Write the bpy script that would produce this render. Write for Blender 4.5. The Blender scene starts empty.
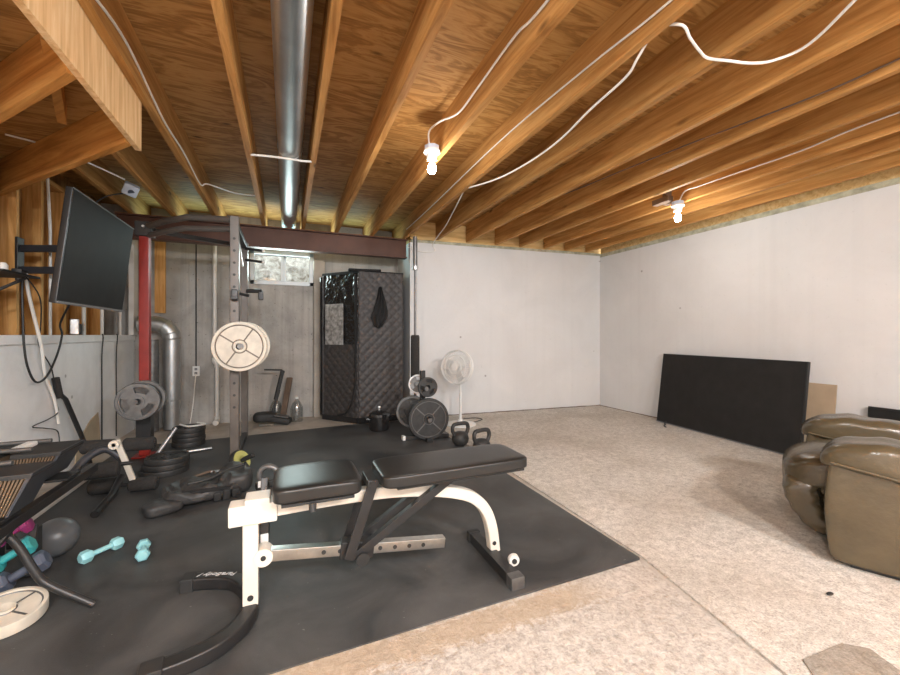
import bpy, bmesh, math, random
from mathutils import Vector, Matrix, noise

random.seed(7)
SC = bpy.context.scene
COL = SC.collection
PI = math.pi
V = Vector

# ------------------------------------------------------------------ camera, world, lights, exposure
cam_d = bpy.data.cameras.new('camera')
cam = bpy.data.objects.new('camera', cam_d)
COL.objects.link(cam)
cam_d.sensor_width = 36.0
cam_d.lens = 16.0
cam_d.shift_y = -2.5 / 900.0
cam_d.clip_start = 0.02
cam.location = (0, 0, 1.1)
cam.rotation_euler = (PI / 2, 0, -math.atan(163 / 400))
SC.camera = cam

SC.view_settings.view_transform = 'Standard'
SC.view_settings.look = 'None'
SC.view_settings.gamma = 1.0
SC.view_settings.use_curve_mapping = False
SC.view_settings.exposure = 0.65

world = bpy.data.worlds.new('world')
SC.world = world
world.use_nodes = True
wb = world.node_tree.nodes['Background']
wb.inputs[0].default_value = (0.90, 0.97, 1.0, 1)
wb.inputs[1].default_value = 5.5


def point_light(name, loc, watts, radius=0.06, col=(1.0, 0.96, 0.90)):
    l = bpy.data.lights.new(name, 'POINT')
    l.energy = watts
    l.shadow_soft_size = radius
    l.color = col
    o = bpy.data.objects.new(name, l)
    o.location = loc
    COL.objects.link(o)
    return o


# unseen bulbs of the basement behind the camera, plus an added fill light
LC = (0.93, 0.965, 1.0)
point_light('stair_bulb_light', (-0.42, -0.60, 2.23), 50, 0.08, LC)
point_light('left_wall_fill_light', (-0.95, -0.75, 1.98), 70, 0.08, LC)  # unseen fill, added to brighten the left half wall and studs
point_light('rear_bulb_light', (-0.50, -3.2, 2.38), 100, 0.14, LC)
point_light('rear_bulb_light', (0.78, -1.9, 2.41), 215, 0.14, LC)
point_light('rear_bulb_light', (2.07, -1.7, 2.41), 215, 0.14, LC)

# daylight coming in through the small basement window
al = bpy.data.lights.new('window_daylight', 'AREA')
al.shape = 'RECTANGLE'
al.size, al.size_y = 0.66, 0.33
al.energy = 9
al.color = (0.80, 1.0, 0.98)
ao = bpy.data.objects.new('window_daylight', al)
ao.location = (-0.05, 5.66, 1.98)
ao.rotation_euler = (-PI / 2 - 0.25, 0, 0)
COL.objects.link(ao)
# added unseen strip light behind the steel beam, cool tint on the ceiling
bl = bpy.data.lights.new('beam_uplight_fill', 'AREA')
bl.shape = 'RECTANGLE'
bl.size, bl.size_y = 2.6, 0.10
bl.energy = 8
bl.color = (0.50, 0.95, 1.0)
bo = bpy.data.objects.new('beam_uplight_fill', bl)
bo.location = (-0.1, 5.52, 2.30)
bo.rotation_euler = (PI + 1.15, 0, 0)
COL.objects.link(bo)


# ------------------------------------------------------------------ materials
def _new(name):
    m = bpy.data.materials.new(name)
    m.use_nodes = True
    nt = m.node_tree
    b = nt.nodes['Principled BSDF']
    tc = nt.nodes.new('ShaderNodeTexCoord')
    return m, nt, b, tc


def _noise(nt, vec, scale, detail=4, dist=0.0, rough=0.55):
    n = nt.nodes.new('ShaderNodeTexNoise')
    n.inputs['Scale'].default_value = scale
    n.inputs['Detail'].default_value = detail
    n.inputs['Distortion'].default_value = dist
    n.inputs['Roughness'].default_value = rough
    nt.links.new(vec, n.inputs['Vector'])
    return n.outputs['Fac']


def _map(nt, vec, scale=(1, 1, 1), rot=(0, 0, 0)):
    n = nt.nodes.new('ShaderNodeMapping')
    n.inputs['Scale'].default_value = scale
    n.inputs['Rotation'].default_value = rot
    nt.links.new(vec, n.inputs['Vector'])
    return n.outputs['Vector']


def _ramp(nt, fac, stops):
    r = nt.nodes.new('ShaderNodeValToRGB')
    while len(r.color_ramp.elements) < len(stops):
        r.color_ramp.elements.new(0.5)
    for e, (p, c) in zip(r.color_ramp.elements, stops):
        e.position = p
        e.color = (c[0], c[1], c[2], 1)
    nt.links.new(fac, r.inputs['Fac'])
    return r.outputs['Color']


def _mix(nt, fac, a, b, mode='MIX'):
    m = nt.nodes.new('ShaderNodeMix')
    m.data_type = 'RGBA'
    m.blend_type = mode
    for s, v in ((m.inputs[0], fac), (m.inputs[6], a), (m.inputs[7], b)):
        if hasattr(v, 'links') or hasattr(v, 'is_linked'):
            nt.links.new(v, s)
        elif isinstance(v, (int, float)):
            s.default_value = v
        else:
            s.default_value = (v[0], v[1], v[2], 1)
    return m.outputs[2]


def _bump(nt, b, h, strength, dist=0.01):
    n = nt.nodes.new('ShaderNodeBump')
    n.inputs['Strength'].default_value = strength
    n.inputs['Distance'].default_value = dist
    nt.links.new(h, n.inputs['Height'])
    nt.links.new(n.outputs[0], b.inputs['Normal'])


def _m3(fac_socket, nt, op, v):
    m = nt.nodes.new('ShaderNodeMath')
    m.operation = op
    nt.links.new(fac_socket, m.inputs[0])
    if hasattr(v, 'is_linked'):
        nt.links.new(v, m.inputs[1])
    else:
        m.inputs[1].default_value = v
    return m.outputs[0]


def plain(name, col, rough=0.5, metal=0.0, var=0.12, scale=9, bump=0.0, bscale=60, spec=0.5, coat=0.0):
    m, nt, b, tc = _new(name)
    f = _noise(nt, tc.outputs['Object'], scale, 5)
    lo = [c * (1 - var) for c in col]
    hi = [min(1, c * (1 + var)) for c in col]
    nt.links.new(_ramp(nt, f, ((0.3, lo), (0.7, hi))), b.inputs['Base Color'])
    b.inputs['Roughness'].default_value = rough
    b.inputs['Metallic'].default_value = metal
    b.inputs['Specular IOR Level'].default_value = spec
    b.inputs['Coat Weight'].default_value = coat
    if bump:
        _bump(nt, b, _noise(nt, tc.outputs['Object'], bscale, 4), bump)
    return m


def wood(name, c_dark, c_mid, c_light, axis='Y', fine=22, rough=0.6, knots=True, turn=0.0):
    m, nt, b, tc = _new(name)
    oi = nt.nodes.new('ShaderNodeObjectInfo')
    add = nt.nodes.new('ShaderNodeVectorMath')
    add.operation = 'ADD'
    mul = nt.nodes.new('ShaderNodeMath')
    mul.operation = 'MULTIPLY'
    mul.inputs[1].default_value = 37.0
    nt.links.new(oi.outputs['Random'], mul.inputs[0])
    nt.links.new(_map(nt, tc.outputs['Object'], (1, 1, 1), (0, 0, -turn)), add.inputs[0])
    nt.links.new(mul.outputs[0], add.inputs[1])
    s = {'X': (0.5, 7, 7), 'Y': (7, 0.5, 7), 'Z': (7, 7, 0.5)}[axis]
    v = _map(nt, add.outputs[0], s)
    g = _noise(nt, v, fine / 7, 6, 0.8, 0.62)
    c = _ramp(nt, g, ((0.30, c_dark), (0.5, c_mid), (0.72, c_light)))
    if knots:
        vo = nt.nodes.new('ShaderNodeTexVoronoi')
        vo.inputs['Scale'].default_value = 2.3
        s2 = {'X': (0.6, 1.6, 1.6), 'Y': (1.6, 0.6, 1.6), 'Z': (1.6, 1.6, 0.6)}[axis]
        nt.links.new(_map(nt, add.outputs[0], s2), vo.inputs['Vector'])
        k = _ramp(nt, vo.outputs['Distance'], ((0.03, (1, 1, 1)), (0.09, (0, 0, 0))))
        c = _mix(nt, k, c, [x * 0.35 for x in c_dark])
    tint = nt.nodes.new('ShaderNodeMapRange')
    tint.inputs['To Min'].default_value = 0.84
    tint.inputs['To Max'].default_value = 1.14
    nt.links.new(oi.outputs['Random'], tint.inputs['Value'])
    c = _mix(nt, 1.0, c, tint.outputs[0], 'MULTIPLY')
    nt.links.new(c, b.inputs['Base Color'])
    b.inputs['Roughness'].default_value = rough
    b.inputs['Specular IOR Level'].default_value = 0.12
    _bump(nt, b, g, 0.12)
    return m


def plywood(name):
    m, nt, b, tc = _new(name)
    o = tc.outputs['Object']
    w = _noise(nt, _map(nt, o, (1.1, 4.5, 1)), 1.7, 5, 1.6)
    fig = _m3(_m3(w, nt, 'MULTIPLY', 26.0), nt, 'SINE', 0)
    fig = _m3(_m3(fig, nt, 'MULTIPLY', 0.5), nt, 'ADD', 0.5)
    fine = _noise(nt, _map(nt, o, (2, 30, 1)), 3.0, 4)
    mixf = _m3(_m3(fig, nt, 'MULTIPLY', 0.45), nt, 'ADD', _m3(fine, nt, 'MULTIPLY', 0.55))
    c = _ramp(nt, mixf, ((0.2, (0.26, 0.125, 0.037)), (0.5, (0.38, 0.19, 0.058)), (0.8, (0.48, 0.265, 0.09))))
    vo = nt.nodes.new('ShaderNodeTexVoronoi')
    vo.inputs['Scale'].default_value = 2.4
    nt.links.new(_map(nt, o, (0.75, 1.7, 1)), vo.inputs['Vector'])
    k = _ramp(nt, vo.outputs['Distance'], ((0.03, (0.9, 0.9, 0.9)), (0.085, (0, 0, 0))))
    c = _mix(nt, k, c, (0.07, 0.028, 0.009))
    nt.links.new(c, b.inputs['Base Color'])
    b.inputs['Roughness'].default_value = 0.65
    b.inputs['Specular IOR Level'].default_value = 0.12
    _bump(nt, b, mixf, 0.12)
    return m


def concrete(name, c1, c2, spots=0.3, scale=2.5, bump=0.25, holes=False, form=False):
    m, nt, b, tc = _new(name)
    o = tc.outputs['Object']
    a = _noise(nt, o, scale, 8, 0.6, 0.62)
    c = _ramp(nt, a, ((0.3, c1), (0.7, c2)))
    s = _noise(nt, o, 34, 3)
    sp = _ramp(nt, s, ((0.66, (0, 0, 0)), (0.74, (spots, spots, spots))))
    c = _mix(nt, sp, c, [x * 0.35 for x in c1])
    if holes:     # sparse tie holes
        vo = nt.nodes.new('ShaderNodeTexVoronoi')
        vo.inputs['Scale'].default_value = 2.6
        nt.links.new(o, vo.inputs['Vector'])
        c = _mix(nt, _ramp(nt, vo.outputs['Distance'], ((0.03, (0.6, 0.6, 0.6)), (0.045, (0, 0, 0)))), c, (0.2, 0.18, 0.16))
        st = _noise(nt, _map(nt, o, (7, 7, 0.12)), 1.3, 4)
        c = _mix(nt, _ramp(nt, st, ((0.52, (0, 0, 0)), (0.8, (0.14, 0.14, 0.14)))), c, [x * 0.72 for x in c1])
    if form:      # vertical streaks and form board seams
        st = _noise(nt, _map(nt, o, (9, 9, 0.25)), 1.6, 5)
        c = _mix(nt, _ramp(nt, st, ((0.48, (0, 0, 0)), (0.75, (0.45, 0.45, 0.45)))), c, [x * 0.62 for x in c1])
    nt.links.new(c, b.inputs['Base Color'])
    b.inputs['Roughness'].default_value = 0.85
    b.inputs['Specular IOR Level'].default_value = 0.25
    _bump(nt, b, _noise(nt, o, 26, 6), bump)
    return m


def carpet_mat(name, c1, c2, sc=115, stain=False):
    m, nt, b, tc = _new(name)
    o = tc.outputs['Object']
    big = _noise(nt, o, 1.3, 5, 0.5)
    fine = _noise(nt, o, sc, 4, 0.4, 0.7)
    mid = _noise(nt, o, 24, 5, 0.6, 0.7)
    f = _m3(_m3(fine, nt, 'MULTIPLY', 0.55), nt, 'ADD', _m3(mid, nt, 'MULTIPLY', 0.45))
    c = _ramp(nt, f, ((0.36, c1), (0.60, c2)))
    c = _mix(nt, _ramp(nt, big, ((0.42, (0, 0, 0)), (0.75, (0.5, 0.5, 0.5)))), c, [c1[0] * 0.95, c1[1] * 0.88, c1[2] * 0.78])
    if stain:        # old tan glue band left along the front edge of the mat
        sx = nt.nodes.new('ShaderNodeSeparateXYZ')
        nt.links.new(o, sx.inputs[0])
        yy = _m3(_m3(_m3(sx.outputs[1], nt, 'SUBTRACT', 1.36), nt, 'ABSOLUTE', 0), nt, 'ADD', _m3(_m3(mid, nt, 'SUBTRACT', 0.5), nt, 'MULTIPLY', 0.16))
        xx = _ramp(nt, _m3(sx.outputs[0], nt, 'MULTIPLY', 0.5), ((0.55, (0.6, 0.6, 0.6)), (0.66, (0, 0, 0))))
        band = _mix(nt, 1.0, _ramp(nt, yy, ((0.05, (1, 1, 1)), (0.085, (0, 0, 0)))), xx, 'MULTIPLY')
        c = _mix(nt, band, c, (0.46, 0.34, 0.215))
    nt.links.new(c, b.inputs['Base Color'])
    b.inputs['Roughness'].default_value = 1.0
    b.inputs['Specular IOR Level'].default_value = 0.05
    _bump(nt, b, f, 0.9, 0.012)
    return m


def rubber_mat(name):
    m, nt, b, tc = _new(name)
    o = tc.outputs['Object']
    a = _noise(nt, o, 2.2, 7, 0.8, 0.6)
    c = _ramp(nt, a, ((0.33, (0.036, 0.036, 0.036)), (0.70, (0.100, 0.099, 0.097))))
    sp = _noise(nt, o, 60, 2)
    c = _mix(nt, _ramp(nt, sp, ((0.735, (0, 0, 0)), (0.78, (0.6, 0.6, 0.6)))), c, (0.22, 0.22, 0.21))
    nt.links.new(c, b.inputs['Base Color'])
    r = _ramp(nt, a, ((0.3, (0.42, 0.42, 0.42)), (0.7, (0.6, 0.6, 0.6))))
    nt.links.new(r, b.inputs['Roughness'])
    b.inputs['Specular IOR Level'].default_value = 0.25
    _bump(nt, b, _noise(nt, o, 180, 3), 0.18, 0.004)
    return m


def emit(name, col, strength):
    m = bpy.data.materials.new(name)
    m.use_nodes = True
    nt = m.node_tree
    nt.nodes.remove(nt.nodes['Principled BSDF'])
    e = nt.nodes.new('ShaderNodeEmission')
    e.inputs[0].default_value = (*col, 1)
    e.inputs[1].default_value = strength
    nt.links.new(e.outputs[0], nt.nodes['Material Output'].inputs[0])
    return m


def clear(name, col=(1, 1, 1), gloss=0.12, rough=0.02):
    m = bpy.data.materials.new(name)
    m.use_nodes = True
    nt = m.node_tree
    nt.nodes.remove(nt.nodes['Principled BSDF'])
    t = nt.nodes.new('ShaderNodeBsdfTransparent')
    t.inputs[0].default_value = (*col, 1)
    g = nt.nodes.new('ShaderNodeBsdfGlossy')
    g.inputs['Roughness'].default_value = rough
    x = nt.nodes.new('ShaderNodeMixShader')
    x.inputs[0].default_value = gloss
    nt.links.new(t.outputs[0], x.inputs[1])
    nt.links.new(g.outputs[0], x.inputs[2])
    nt.links.new(x.outputs[0], nt.nodes['Material Output'].inputs[0])
    return m


JD, JM, JL = (0.31, 0.135, 0.036), (0.49, 0.245, 0.075), (0.65, 0.37, 0.135)
M = dict(
    joist=wood('joist wood', JD, JM, JL, 'Y'),
    stud=wood('stud wood', (0.42, 0.19, 0.055), (0.62, 0.32, 0.105), (0.78, 0.46, 0.19), 'Z'),
    woodx=wood('cross wood', (0.42, 0.19, 0.055), (0.60, 0.30, 0.10), (0.76, 0.44, 0.18), 'X'),
    pale=wood('pale fir', (0.58, 0.34, 0.15), (0.74, 0.49, 0.25), (0.84, 0.62, 0.37), 'Z', 30),
    landing=wood('landing wood', (0.36, 0.15, 0.035), (0.56, 0.26, 0.07), (0.70, 0.38, 0.12), 'X', 20, turn=2.294),
    ply=plywood('subfloor plywood'),
    sheath=wood('sheathing', (0.24, 0.11, 0.035), (0.36, 0.18, 0.06), (0.48, 0.26, 0.10), 'Z'),
    rim=wood('rim board', (0.50, 0.30, 0.11), (0.68, 0.46, 0.20), (0.80, 0.60, 0.32), 'X'),
    sill=plain('sill foam', (0.42, 0.41, 0.30), 0.9, var=0.3, scale=14, bump=0.3),
    slab=concrete('concrete slab', (0.36, 0.31, 0.265), (0.56, 0.50, 0.44), 0.25, 3.0, 0.3),
    white=concrete('painted concrete', (0.66, 0.66, 0.655), (0.73, 0.73, 0.725), 0.12, 1.4, 0.10, holes=True),
    leftwhite=concrete('white skimmed concrete', (0.74, 0.735, 0.73), (0.88, 0.875, 0.87), 0.10, 3.0, 0.15, holes=True),
    grey=concrete('grey concrete', (0.30, 0.285, 0.262), (0.50, 0.475, 0.44), 0.75, 2.2, 0.35, form=True),
    pilaster=concrete('pilaster concrete', (0.32, 0.28, 0.235), (0.46, 0.41, 0.35), 0.5, 3, 0.3),
    carpet=carpet_mat('beige carpet', (0.385, 0.345, 0.30), (0.84, 0.79, 0.72)),
    patch=carpet_mat('grey carpet scrap', (0.25, 0.215, 0.175), (0.45, 0.40, 0.34)),
    pad=carpet_mat('worn carpet backing', (0.36, 0.32, 0.28), (0.70, 0.65, 0.59), 70, stain=True),
    rubber=rubber_mat('rubber mat'),
    vinyl=plain('black vinyl', (0.018, 0.017, 0.016), 0.32, var=0.2, bump=0.06, bscale=220, spec=0.5),
    blacksteel=plain('black powder coat', (0.022, 0.021, 0.021), 0.38, var=0.2, bump=0.04, bscale=300),
    whitesteel=plain('white powder coat', (0.72, 0.66, 0.57), 0.38, var=0.05, bump=0.02, bscale=200),
    chrome=plain('galvanised tube', (0.60, 0.59, 0.56), 0.28, 1.0, var=0.18, scale=20),
    steel=plain('bright steel', (0.60, 0.60, 0.60), 0.42, 1.0, var=0.1),
    duct=plain('galvanised duct', (0.55, 0.57, 0.58), 0.42, 1.0, var=0.12, scale=5, bump=0.04, bscale=12),
    iron=plain('cast iron', (0.045, 0.043, 0.041), 0.5, 0.3, var=0.25, scale=25, bump=0.1, bscale=90),
    greyiron=plain('grey cast iron', (0.17, 0.165, 0.16), 0.42, 0.6, var=0.2, scale=20, bump=0.08),
    ivory=plain('ivory enamel plate', (0.66, 0.60, 0.50), 0.45, var=0.12, scale=16, bump=0.05),
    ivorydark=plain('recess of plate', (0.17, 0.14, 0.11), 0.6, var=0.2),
    rackgrey=plain('taupe rack paint', (0.13, 0.112, 0.098), 0.42, 0.2, var=0.15),
    red=plain('red paint', (0.29, 0.019, 0.012), 0.40, var=0.15),
    primer=plain('red oxide primer', (0.10, 0.040, 0.023), 0.55, 0.1, var=0.2, scale=4),
    foam=plain('black foam', (0.030, 0.027, 0.025), 0.95, var=0.25, scale=60, bump=0.3, bscale=160),
    screen=plain('black screen', (0.027, 0.0262, 0.0255), 0.6, var=0.1, spec=0.06),
    bezel=plain('black plastic', (0.014, 0.014, 0.014), 0.35, var=0.1),
    softblack=plain('black plastic matte', (0.028, 0.027, 0.026), 0.6, var=0.2),
    greyplastic=plain('grey plastic', (0.20, 0.20, 0.20), 0.5, var=0.1),
    whiteplastic=plain('white plastic', (0.78, 0.77, 0.74), 0.4, var=0.04),
    bluebox=plain('pale blue plastic box', (0.46, 0.52, 0.62), 0.5, var=0.1),
    pvc=plain('white pvc', (0.74, 0.71, 0.66), 0.35, var=0.06),
    cable=plain('white cable', (0.80, 0.77, 0.72), 0.5, var=0.05),
    blackcable=plain('black cable', (0.02, 0.02, 0.02), 0.5, var=0.1),
    leather=plain('olive leather', (0.088, 0.067, 0.038), 0.24, var=0.15, scale=7, bump=0.22, bscale=34, spec=0.6),
    quilt=plain('charcoal quilt', (0.050, 0.044, 0.042), 0.55, var=0.2, scale=30, bump=0.15, bscale=200),
    glossblack=plain('shiny black sheet', (0.016, 0.015, 0.015), 0.16, var=0.2, spec=0.7),
    film=plain('cloudy window film', (0.30, 0.285, 0.27), 0.15, var=0.55, scale=22, bump=0.3, bscale=20),
    cloth=plain('black cloth', (0.014, 0.013, 0.013), 0.9, var=0.3, bump=0.15),
    nylon=plain('charcoal nylon', (0.040, 0.038, 0.037), 0.5, var=0.3, scale=18, bump=0.25, bscale=40),
    tealpale=plain('pale teal vinyl', (0.30, 0.62, 0.66), 0.4, var=0.06),
    teal=plain('teal vinyl', (0.045, 0.36, 0.37), 0.4, var=0.06),
    pink=plain('magenta vinyl', (0.36, 0.045, 0.19), 0.4, var=0.06),
    slate=plain('slate vinyl', (0.085, 0.10, 0.14), 0.45, var=0.1),
    ballgrey=plain('grey rubber', (0.10, 0.105, 0.11), 0.35, var=0.2, scale=5),
    lime=plain('lime plastic', (0.50, 0.50, 0.16), 0.5, var=0.1),
    tan=plain('cardboard', (0.44, 0.345, 0.235), 0.85, var=0.1, scale=5),
    slats=plain('tan block edges', (0.125, 0.082, 0.048), 0.5, var=0.25, scale=20),
    bluegrey=plain('blue grey steel', (0.05, 0.052, 0.060), 0.45, 0.2, var=0.1),
    brownboard=plain('brown board', (0.15, 0.10, 0.07), 0.6, var=0.2),
    porcelain=plain('white porcelain', (0.82, 0.80, 0.76), 0.2, var=0.03),
    frame=plain('white window vinyl', (0.66, 0.70, 0.72), 0.35, var=0.04),
    gravel=concrete('window well stone', (0.16, 0.125, 0.095), (0.92, 0.86, 0.78), 0.6, 9, 0.8),
    bulb=emit('lit bulb', (1.0, 0.97, 0.92), 40.0),
    glass=clear('window pane', (0.93, 0.97, 0.98), 0.08),
    jug=clear('clear jug plastic', (0.82, 0.84, 0.84), 0.22, 0.12),
    text=plain('white print', (0.78, 0.78, 0.76), 0.5, var=0.02),
    brass=plain('dull pin', (0.45, 0.42, 0.38), 0.35, 0.9, var=0.1),
)

# ------------------------------------------------------------------ mesh helpers
ROOTM = {}


class MB:
    def __init__(s):
        s.v, s.f = [], []

    def add(s, vs, fs, mat=None):
        n = len(s.v)
        s.v += [tuple(mat @ V(p)) if mat is not None else tuple(p) for p in vs]
        s.f += [tuple(i + n for i in f) for f in fs]
        return s

    def box(s, c, size, rot=None, bev=0.0, seg=2, mat=None):
        bm = bmesh.new()
        bmesh.ops.create_cube(bm, size=1.0)
        for v in bm.verts:
            v.co = V((v.co.x * size[0], v.co.y * size[1], v.co.z * size[2]))
        if bev > 0:
            bmesh.ops.bevel(bm, geom=bm.edges[:], offset=min(bev, min(size) * 0.49), segments=seg, affect='EDGES', profile=0.5)
        m = Matrix.Translation(c)
        if rot is not None:
            m = m @ (rot if isinstance(rot, Matrix) else Matrix.Rotation(rot[2], 4, 'Z') @ Matrix.Rotation(rot[1], 4, 'Y') @ Matrix.Rotation(rot[0], 4, 'X'))
        if mat is not None:
            m = mat @ m
        bm.verts.index_update()
        s.add([m @ v.co for v in bm.verts], [[v.index for v in f.verts] for f in bm.faces])
        bm.free()
        return s

    def span(s, lo, hi, bev=0.0, mat=None):
        c = [(a + b) / 2 for a, b in zip(lo, hi)]
        return s.box(c, [abs(b - a) for a, b in zip(lo, hi)], None, bev, 2, mat)

    def bar(s, p0, p1, w, h, up=(0, 0, 1), bev=0.0):
        p0, p1 = V(p0), V(p1)
        d = (p1 - p0)
        y = d.normalized()
        u = V(up)
        x = y.cross(u)
        if x.length < 1e-4:
            x = y.cross(V((1, 0, 0)))
        x.normalize()
        z = x.cross(y)
        m = Matrix((x, y, z)).transposed().to_4x4()
        m.translation = (p0 + p1) / 2
        return s.box((0, 0, 0), (w, d.length, h), None, bev, 2, m)

    def sweep(s, pts, prof, cap=True, up=None, closed=False, scales=None):
        pts = [V(p) for p in pts]
        n, k = len(pts), len(prof)
        tan = []
        for i in range(n):
            a = pts[i - 1] if (i > 0 or closed) else pts[i]
            b = pts[(i + 1) % n] if (i < n - 1 or closed) else pts[i]
            tan.append((b - a).normalized())
        ref = V(up) if up is not None else (V((0, 0, 1)) if abs(tan[0].z) < 0.9 else V((1, 0, 0)))
        base = len(s.v)
        nrm = None
        for i in range(n):
            t = tan[i]
            if up is not None or nrm is None:
                nn = ref - t * ref.dot(t)
            else:
                nn = nrm - t * nrm.dot(t)
            if nn.length < 1e-5:
                nn = t.orthogonal()
            nrm = nn.normalized()
            bi = t.cross(nrm)
            sc = scales[i] if scales else 1.0
            for (a, b) in prof:
                s.v.append(tuple(pts[i] + bi * (a * sc) + nrm * (b * sc)))
        for i in range(n if closed else n - 1):
            j = (i + 1) % n
            for q in range(k):
                r = (q + 1) % k
                s.f.append((base + i * k + q, base + i * k + r, base + j * k + r, base + j * k + q))
        if cap and not closed:
            s.f.append(tuple(base + q for q in range(k))[::-1])
            s.f.append(tuple(base + (n - 1) * k + q for q in range(k)))
        return s

    def tube(s, pts, r, n=10, closed=False, smooth=0, scales=None):
        if smooth:
            pts = spline(pts, smooth)
        prof = [(r * math.cos(2 * PI * i / n), r * math.sin(2 * PI * i / n)) for i in range(n)]
        return s.sweep(pts, prof, True, None, closed, scales)

    def lathe(s, prof, n=32, loc=(0, 0, 0), axis=(0, 0, 1), mat=None):
        q = V((0, 0, 1)).rotation_difference(V(axis).normalized()).to_matrix().to_4x4()
        m = Matrix.Translation(loc) @ q
        if mat is not None:
            m = mat @ m
        vs, fs = [], []
        for (r, z) in prof:
            for i in range(n):
                a = 2 * PI * i / n
                vs.append((r * math.cos(a), r * math.sin(a), z))
        for j in range(len(prof) - 1):
            for i in range(n):
                k = (i + 1) % n
                fs.append((j * n + i, j * n + k, (j + 1) * n + k, (j + 1) * n + i))
        if prof[0][0] > 1e-6:
            fs.append(tuple(range(n))[::-1])
        if prof[-1][0] > 1e-6:
            fs.append(tuple((len(prof) - 1) * n + i for i in range(n)))
        return s.add(vs, fs, m)

    def ring(s, c, R, r, axis=(0, 0, 1), n=36, k=8):
        q = V((0, 0, 1)).rotation_difference(V(axis).normalized()).to_matrix()
        pts = [V(c) + q @ V((R * math.cos(2 * PI * i / n), R * math.sin(2 * PI * i / n), 0)) for i in range(n)]
        return s.tube(pts, r, k, True)

    def prism(s, poly, d, mat):
        n = len(poly)
        vs = [(x, y, -d / 2) for x, y in poly] + [(x, y, d / 2) for x, y in poly]
        fs = [tuple(range(n))[::-1], tuple(range(n, 2 * n))]
        fs += [(i, (i + 1) % n, n + (i + 1) % n, n + i) for i in range(n)]
        return s.add(vs, fs, mat)

    def pad(s, c, size, k=4.0, n=14, mat=None, wob=0.0, wf=6.0, fn=None):
        """rounded cushion: a cube grid pulled onto a superellipsoid"""
        bm = bmesh.new()
        bmesh.ops.create_cube(bm, size=2.0)
        bmesh.ops.subdivide_edges(bm, edges=bm.edges[:], cuts=n, use_grid_fill=True)
        bm.verts.index_update()
        out = []
        for v in bm.verts:
            p = v.co
            l = (abs(p.x) ** k + abs(p.y) ** k + abs(p.z) ** k) ** (1 / k)
            p = p / l
            q = V((p.x * size[0] / 2, p.y * size[1] / 2, p.z * size[2] / 2))
            if fn:
                q = fn(q)
            if wob:
                q = q + p.normalized() * wob * noise.noise((q + V(c)) * wf)
            q = q + V(c)
            out.append(mat @ q if mat is not None else q)
        s.add(out, [[v.index for v in f.verts] for f in bm.faces])
        bm.free()
        return s

    def cells(s, bands, n, M_, keep=None):
        """polar plate from closed blocks: bands (r0, r1, half thickness)"""
        for bi, (r0, r1, t) in enumerate(bands):
            for i in range(n):
                a0, a1 = 2 * PI * i / n, 2 * PI * (i + 1) / n
                if keep and not keep(bi, (a0 + a1) / 2):
                    continue
                vs = []
                for z in (-t, t):
                    for r, a in ((r0, a0), (r1, a0), (r1, a1), (r0, a1)):
                        vs.append((r * math.cos(a), r * math.sin(a), z))
                s.add(vs, [(3, 2, 1, 0), (4, 5, 6, 7), (0, 1, 5, 4), (1, 2, 6, 5), (2, 3, 7, 6), (3, 0, 4, 7)], M_)
        return s

    def build(s, name, mat, parent=None, origin=None, local=False, angle=38):
        vs = s.v
        if parent is not None:
            rm = ROOTM.get(parent.name, Matrix())
            if not local:
                inv = rm.inverted()
                vs = [tuple(inv @ V(p)) for p in vs]
        elif origin is not None:
            vs = [(p[0] - origin[0], p[1] - origin[1], p[2] - origin[2]) for p in vs]
        me = bpy.data.meshes.new(name)
        me.from_pydata(vs, [], s.f)
        bm = bmesh.new()
        bm.from_mesh(me)
        bmesh.ops.recalc_face_normals(bm, faces=bm.faces[:])
        bm.to_mesh(me)
        bm.free()
        me.polygons.foreach_set('use_smooth', [True] * len(me.polygons))
        me.set_sharp_from_angle(angle=math.radians(angle))
        me.materials.append(mat)
        o = bpy.data.objects.new(name, me)
        COL.objects.link(o)
        if parent is not None:
            o.parent = parent
            ROOTM[o.name] = ROOTM.get(parent.name, Matrix())
        elif origin is not None:
            o.location = origin
        wnm = o.modifiers.new('weighted normals', 'WEIGHTED_NORMAL')
        wnm.keep_sharp = True
        return o


def spline(pts, k=6):
    pts = [V(p) for p in pts]
    out = []
    for i in range(len(pts) - 1):
        p0, p1, p2, p3 = pts[max(i - 1, 0)], pts[i], pts[i + 1], pts[min(i + 2, len(pts) - 1)]
        for j in range(k):
            t = j / k
            out.append(0.5 * ((2 * p1) + (p2 - p0) * t + (2 * p0 - 5 * p1 + 4 * p2 - p3) * t * t + (3 * p1 - p0 - 3 * p2 + p3) * t ** 3))
    out.append(pts[-1])
    return out


def rrect(w, h, r=0.006, k=3):
    out = []
    for cx, cy, a0 in ((w / 2 - r, h / 2 - r, 0), (-w / 2 + r, h / 2 - r, PI / 2), (-w / 2 + r, -h / 2 + r, PI), (w / 2 - r, -h / 2 + r, 1.5 * PI)):
        for i in range(k + 1):
            a = a0 + PI / 2 * i / k
            out.append((cx + r * math.cos(a), cy + r * math.sin(a)))
    return out


def tag(o, label, cat, group=None):
    o['label'] = label
    o['category'] = cat
    if group:
        o['group'] = group
    return o


def thing(name, label, cat, loc=(0, 0, 0), rz=0.0, group=None, rot=None):
    o = bpy.data.objects.new(name, None)
    o.empty_display_size = 0.1
    COL.objects.link(o)
    o.location = loc
    o.rotation_euler = rot if rot else (0, 0, rz)
    ROOTM[o.name] = Matrix.Translation(loc) @ o.rotation_euler.to_matrix().to_4x4()
    return tag(o, label, cat, group)


def struct(name, mb, mat, parent=None, origin=None):
    o = mb.build(name, mat, parent, origin)
    if parent is None:
        o['kind'] = 'structure'
    return o


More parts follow.
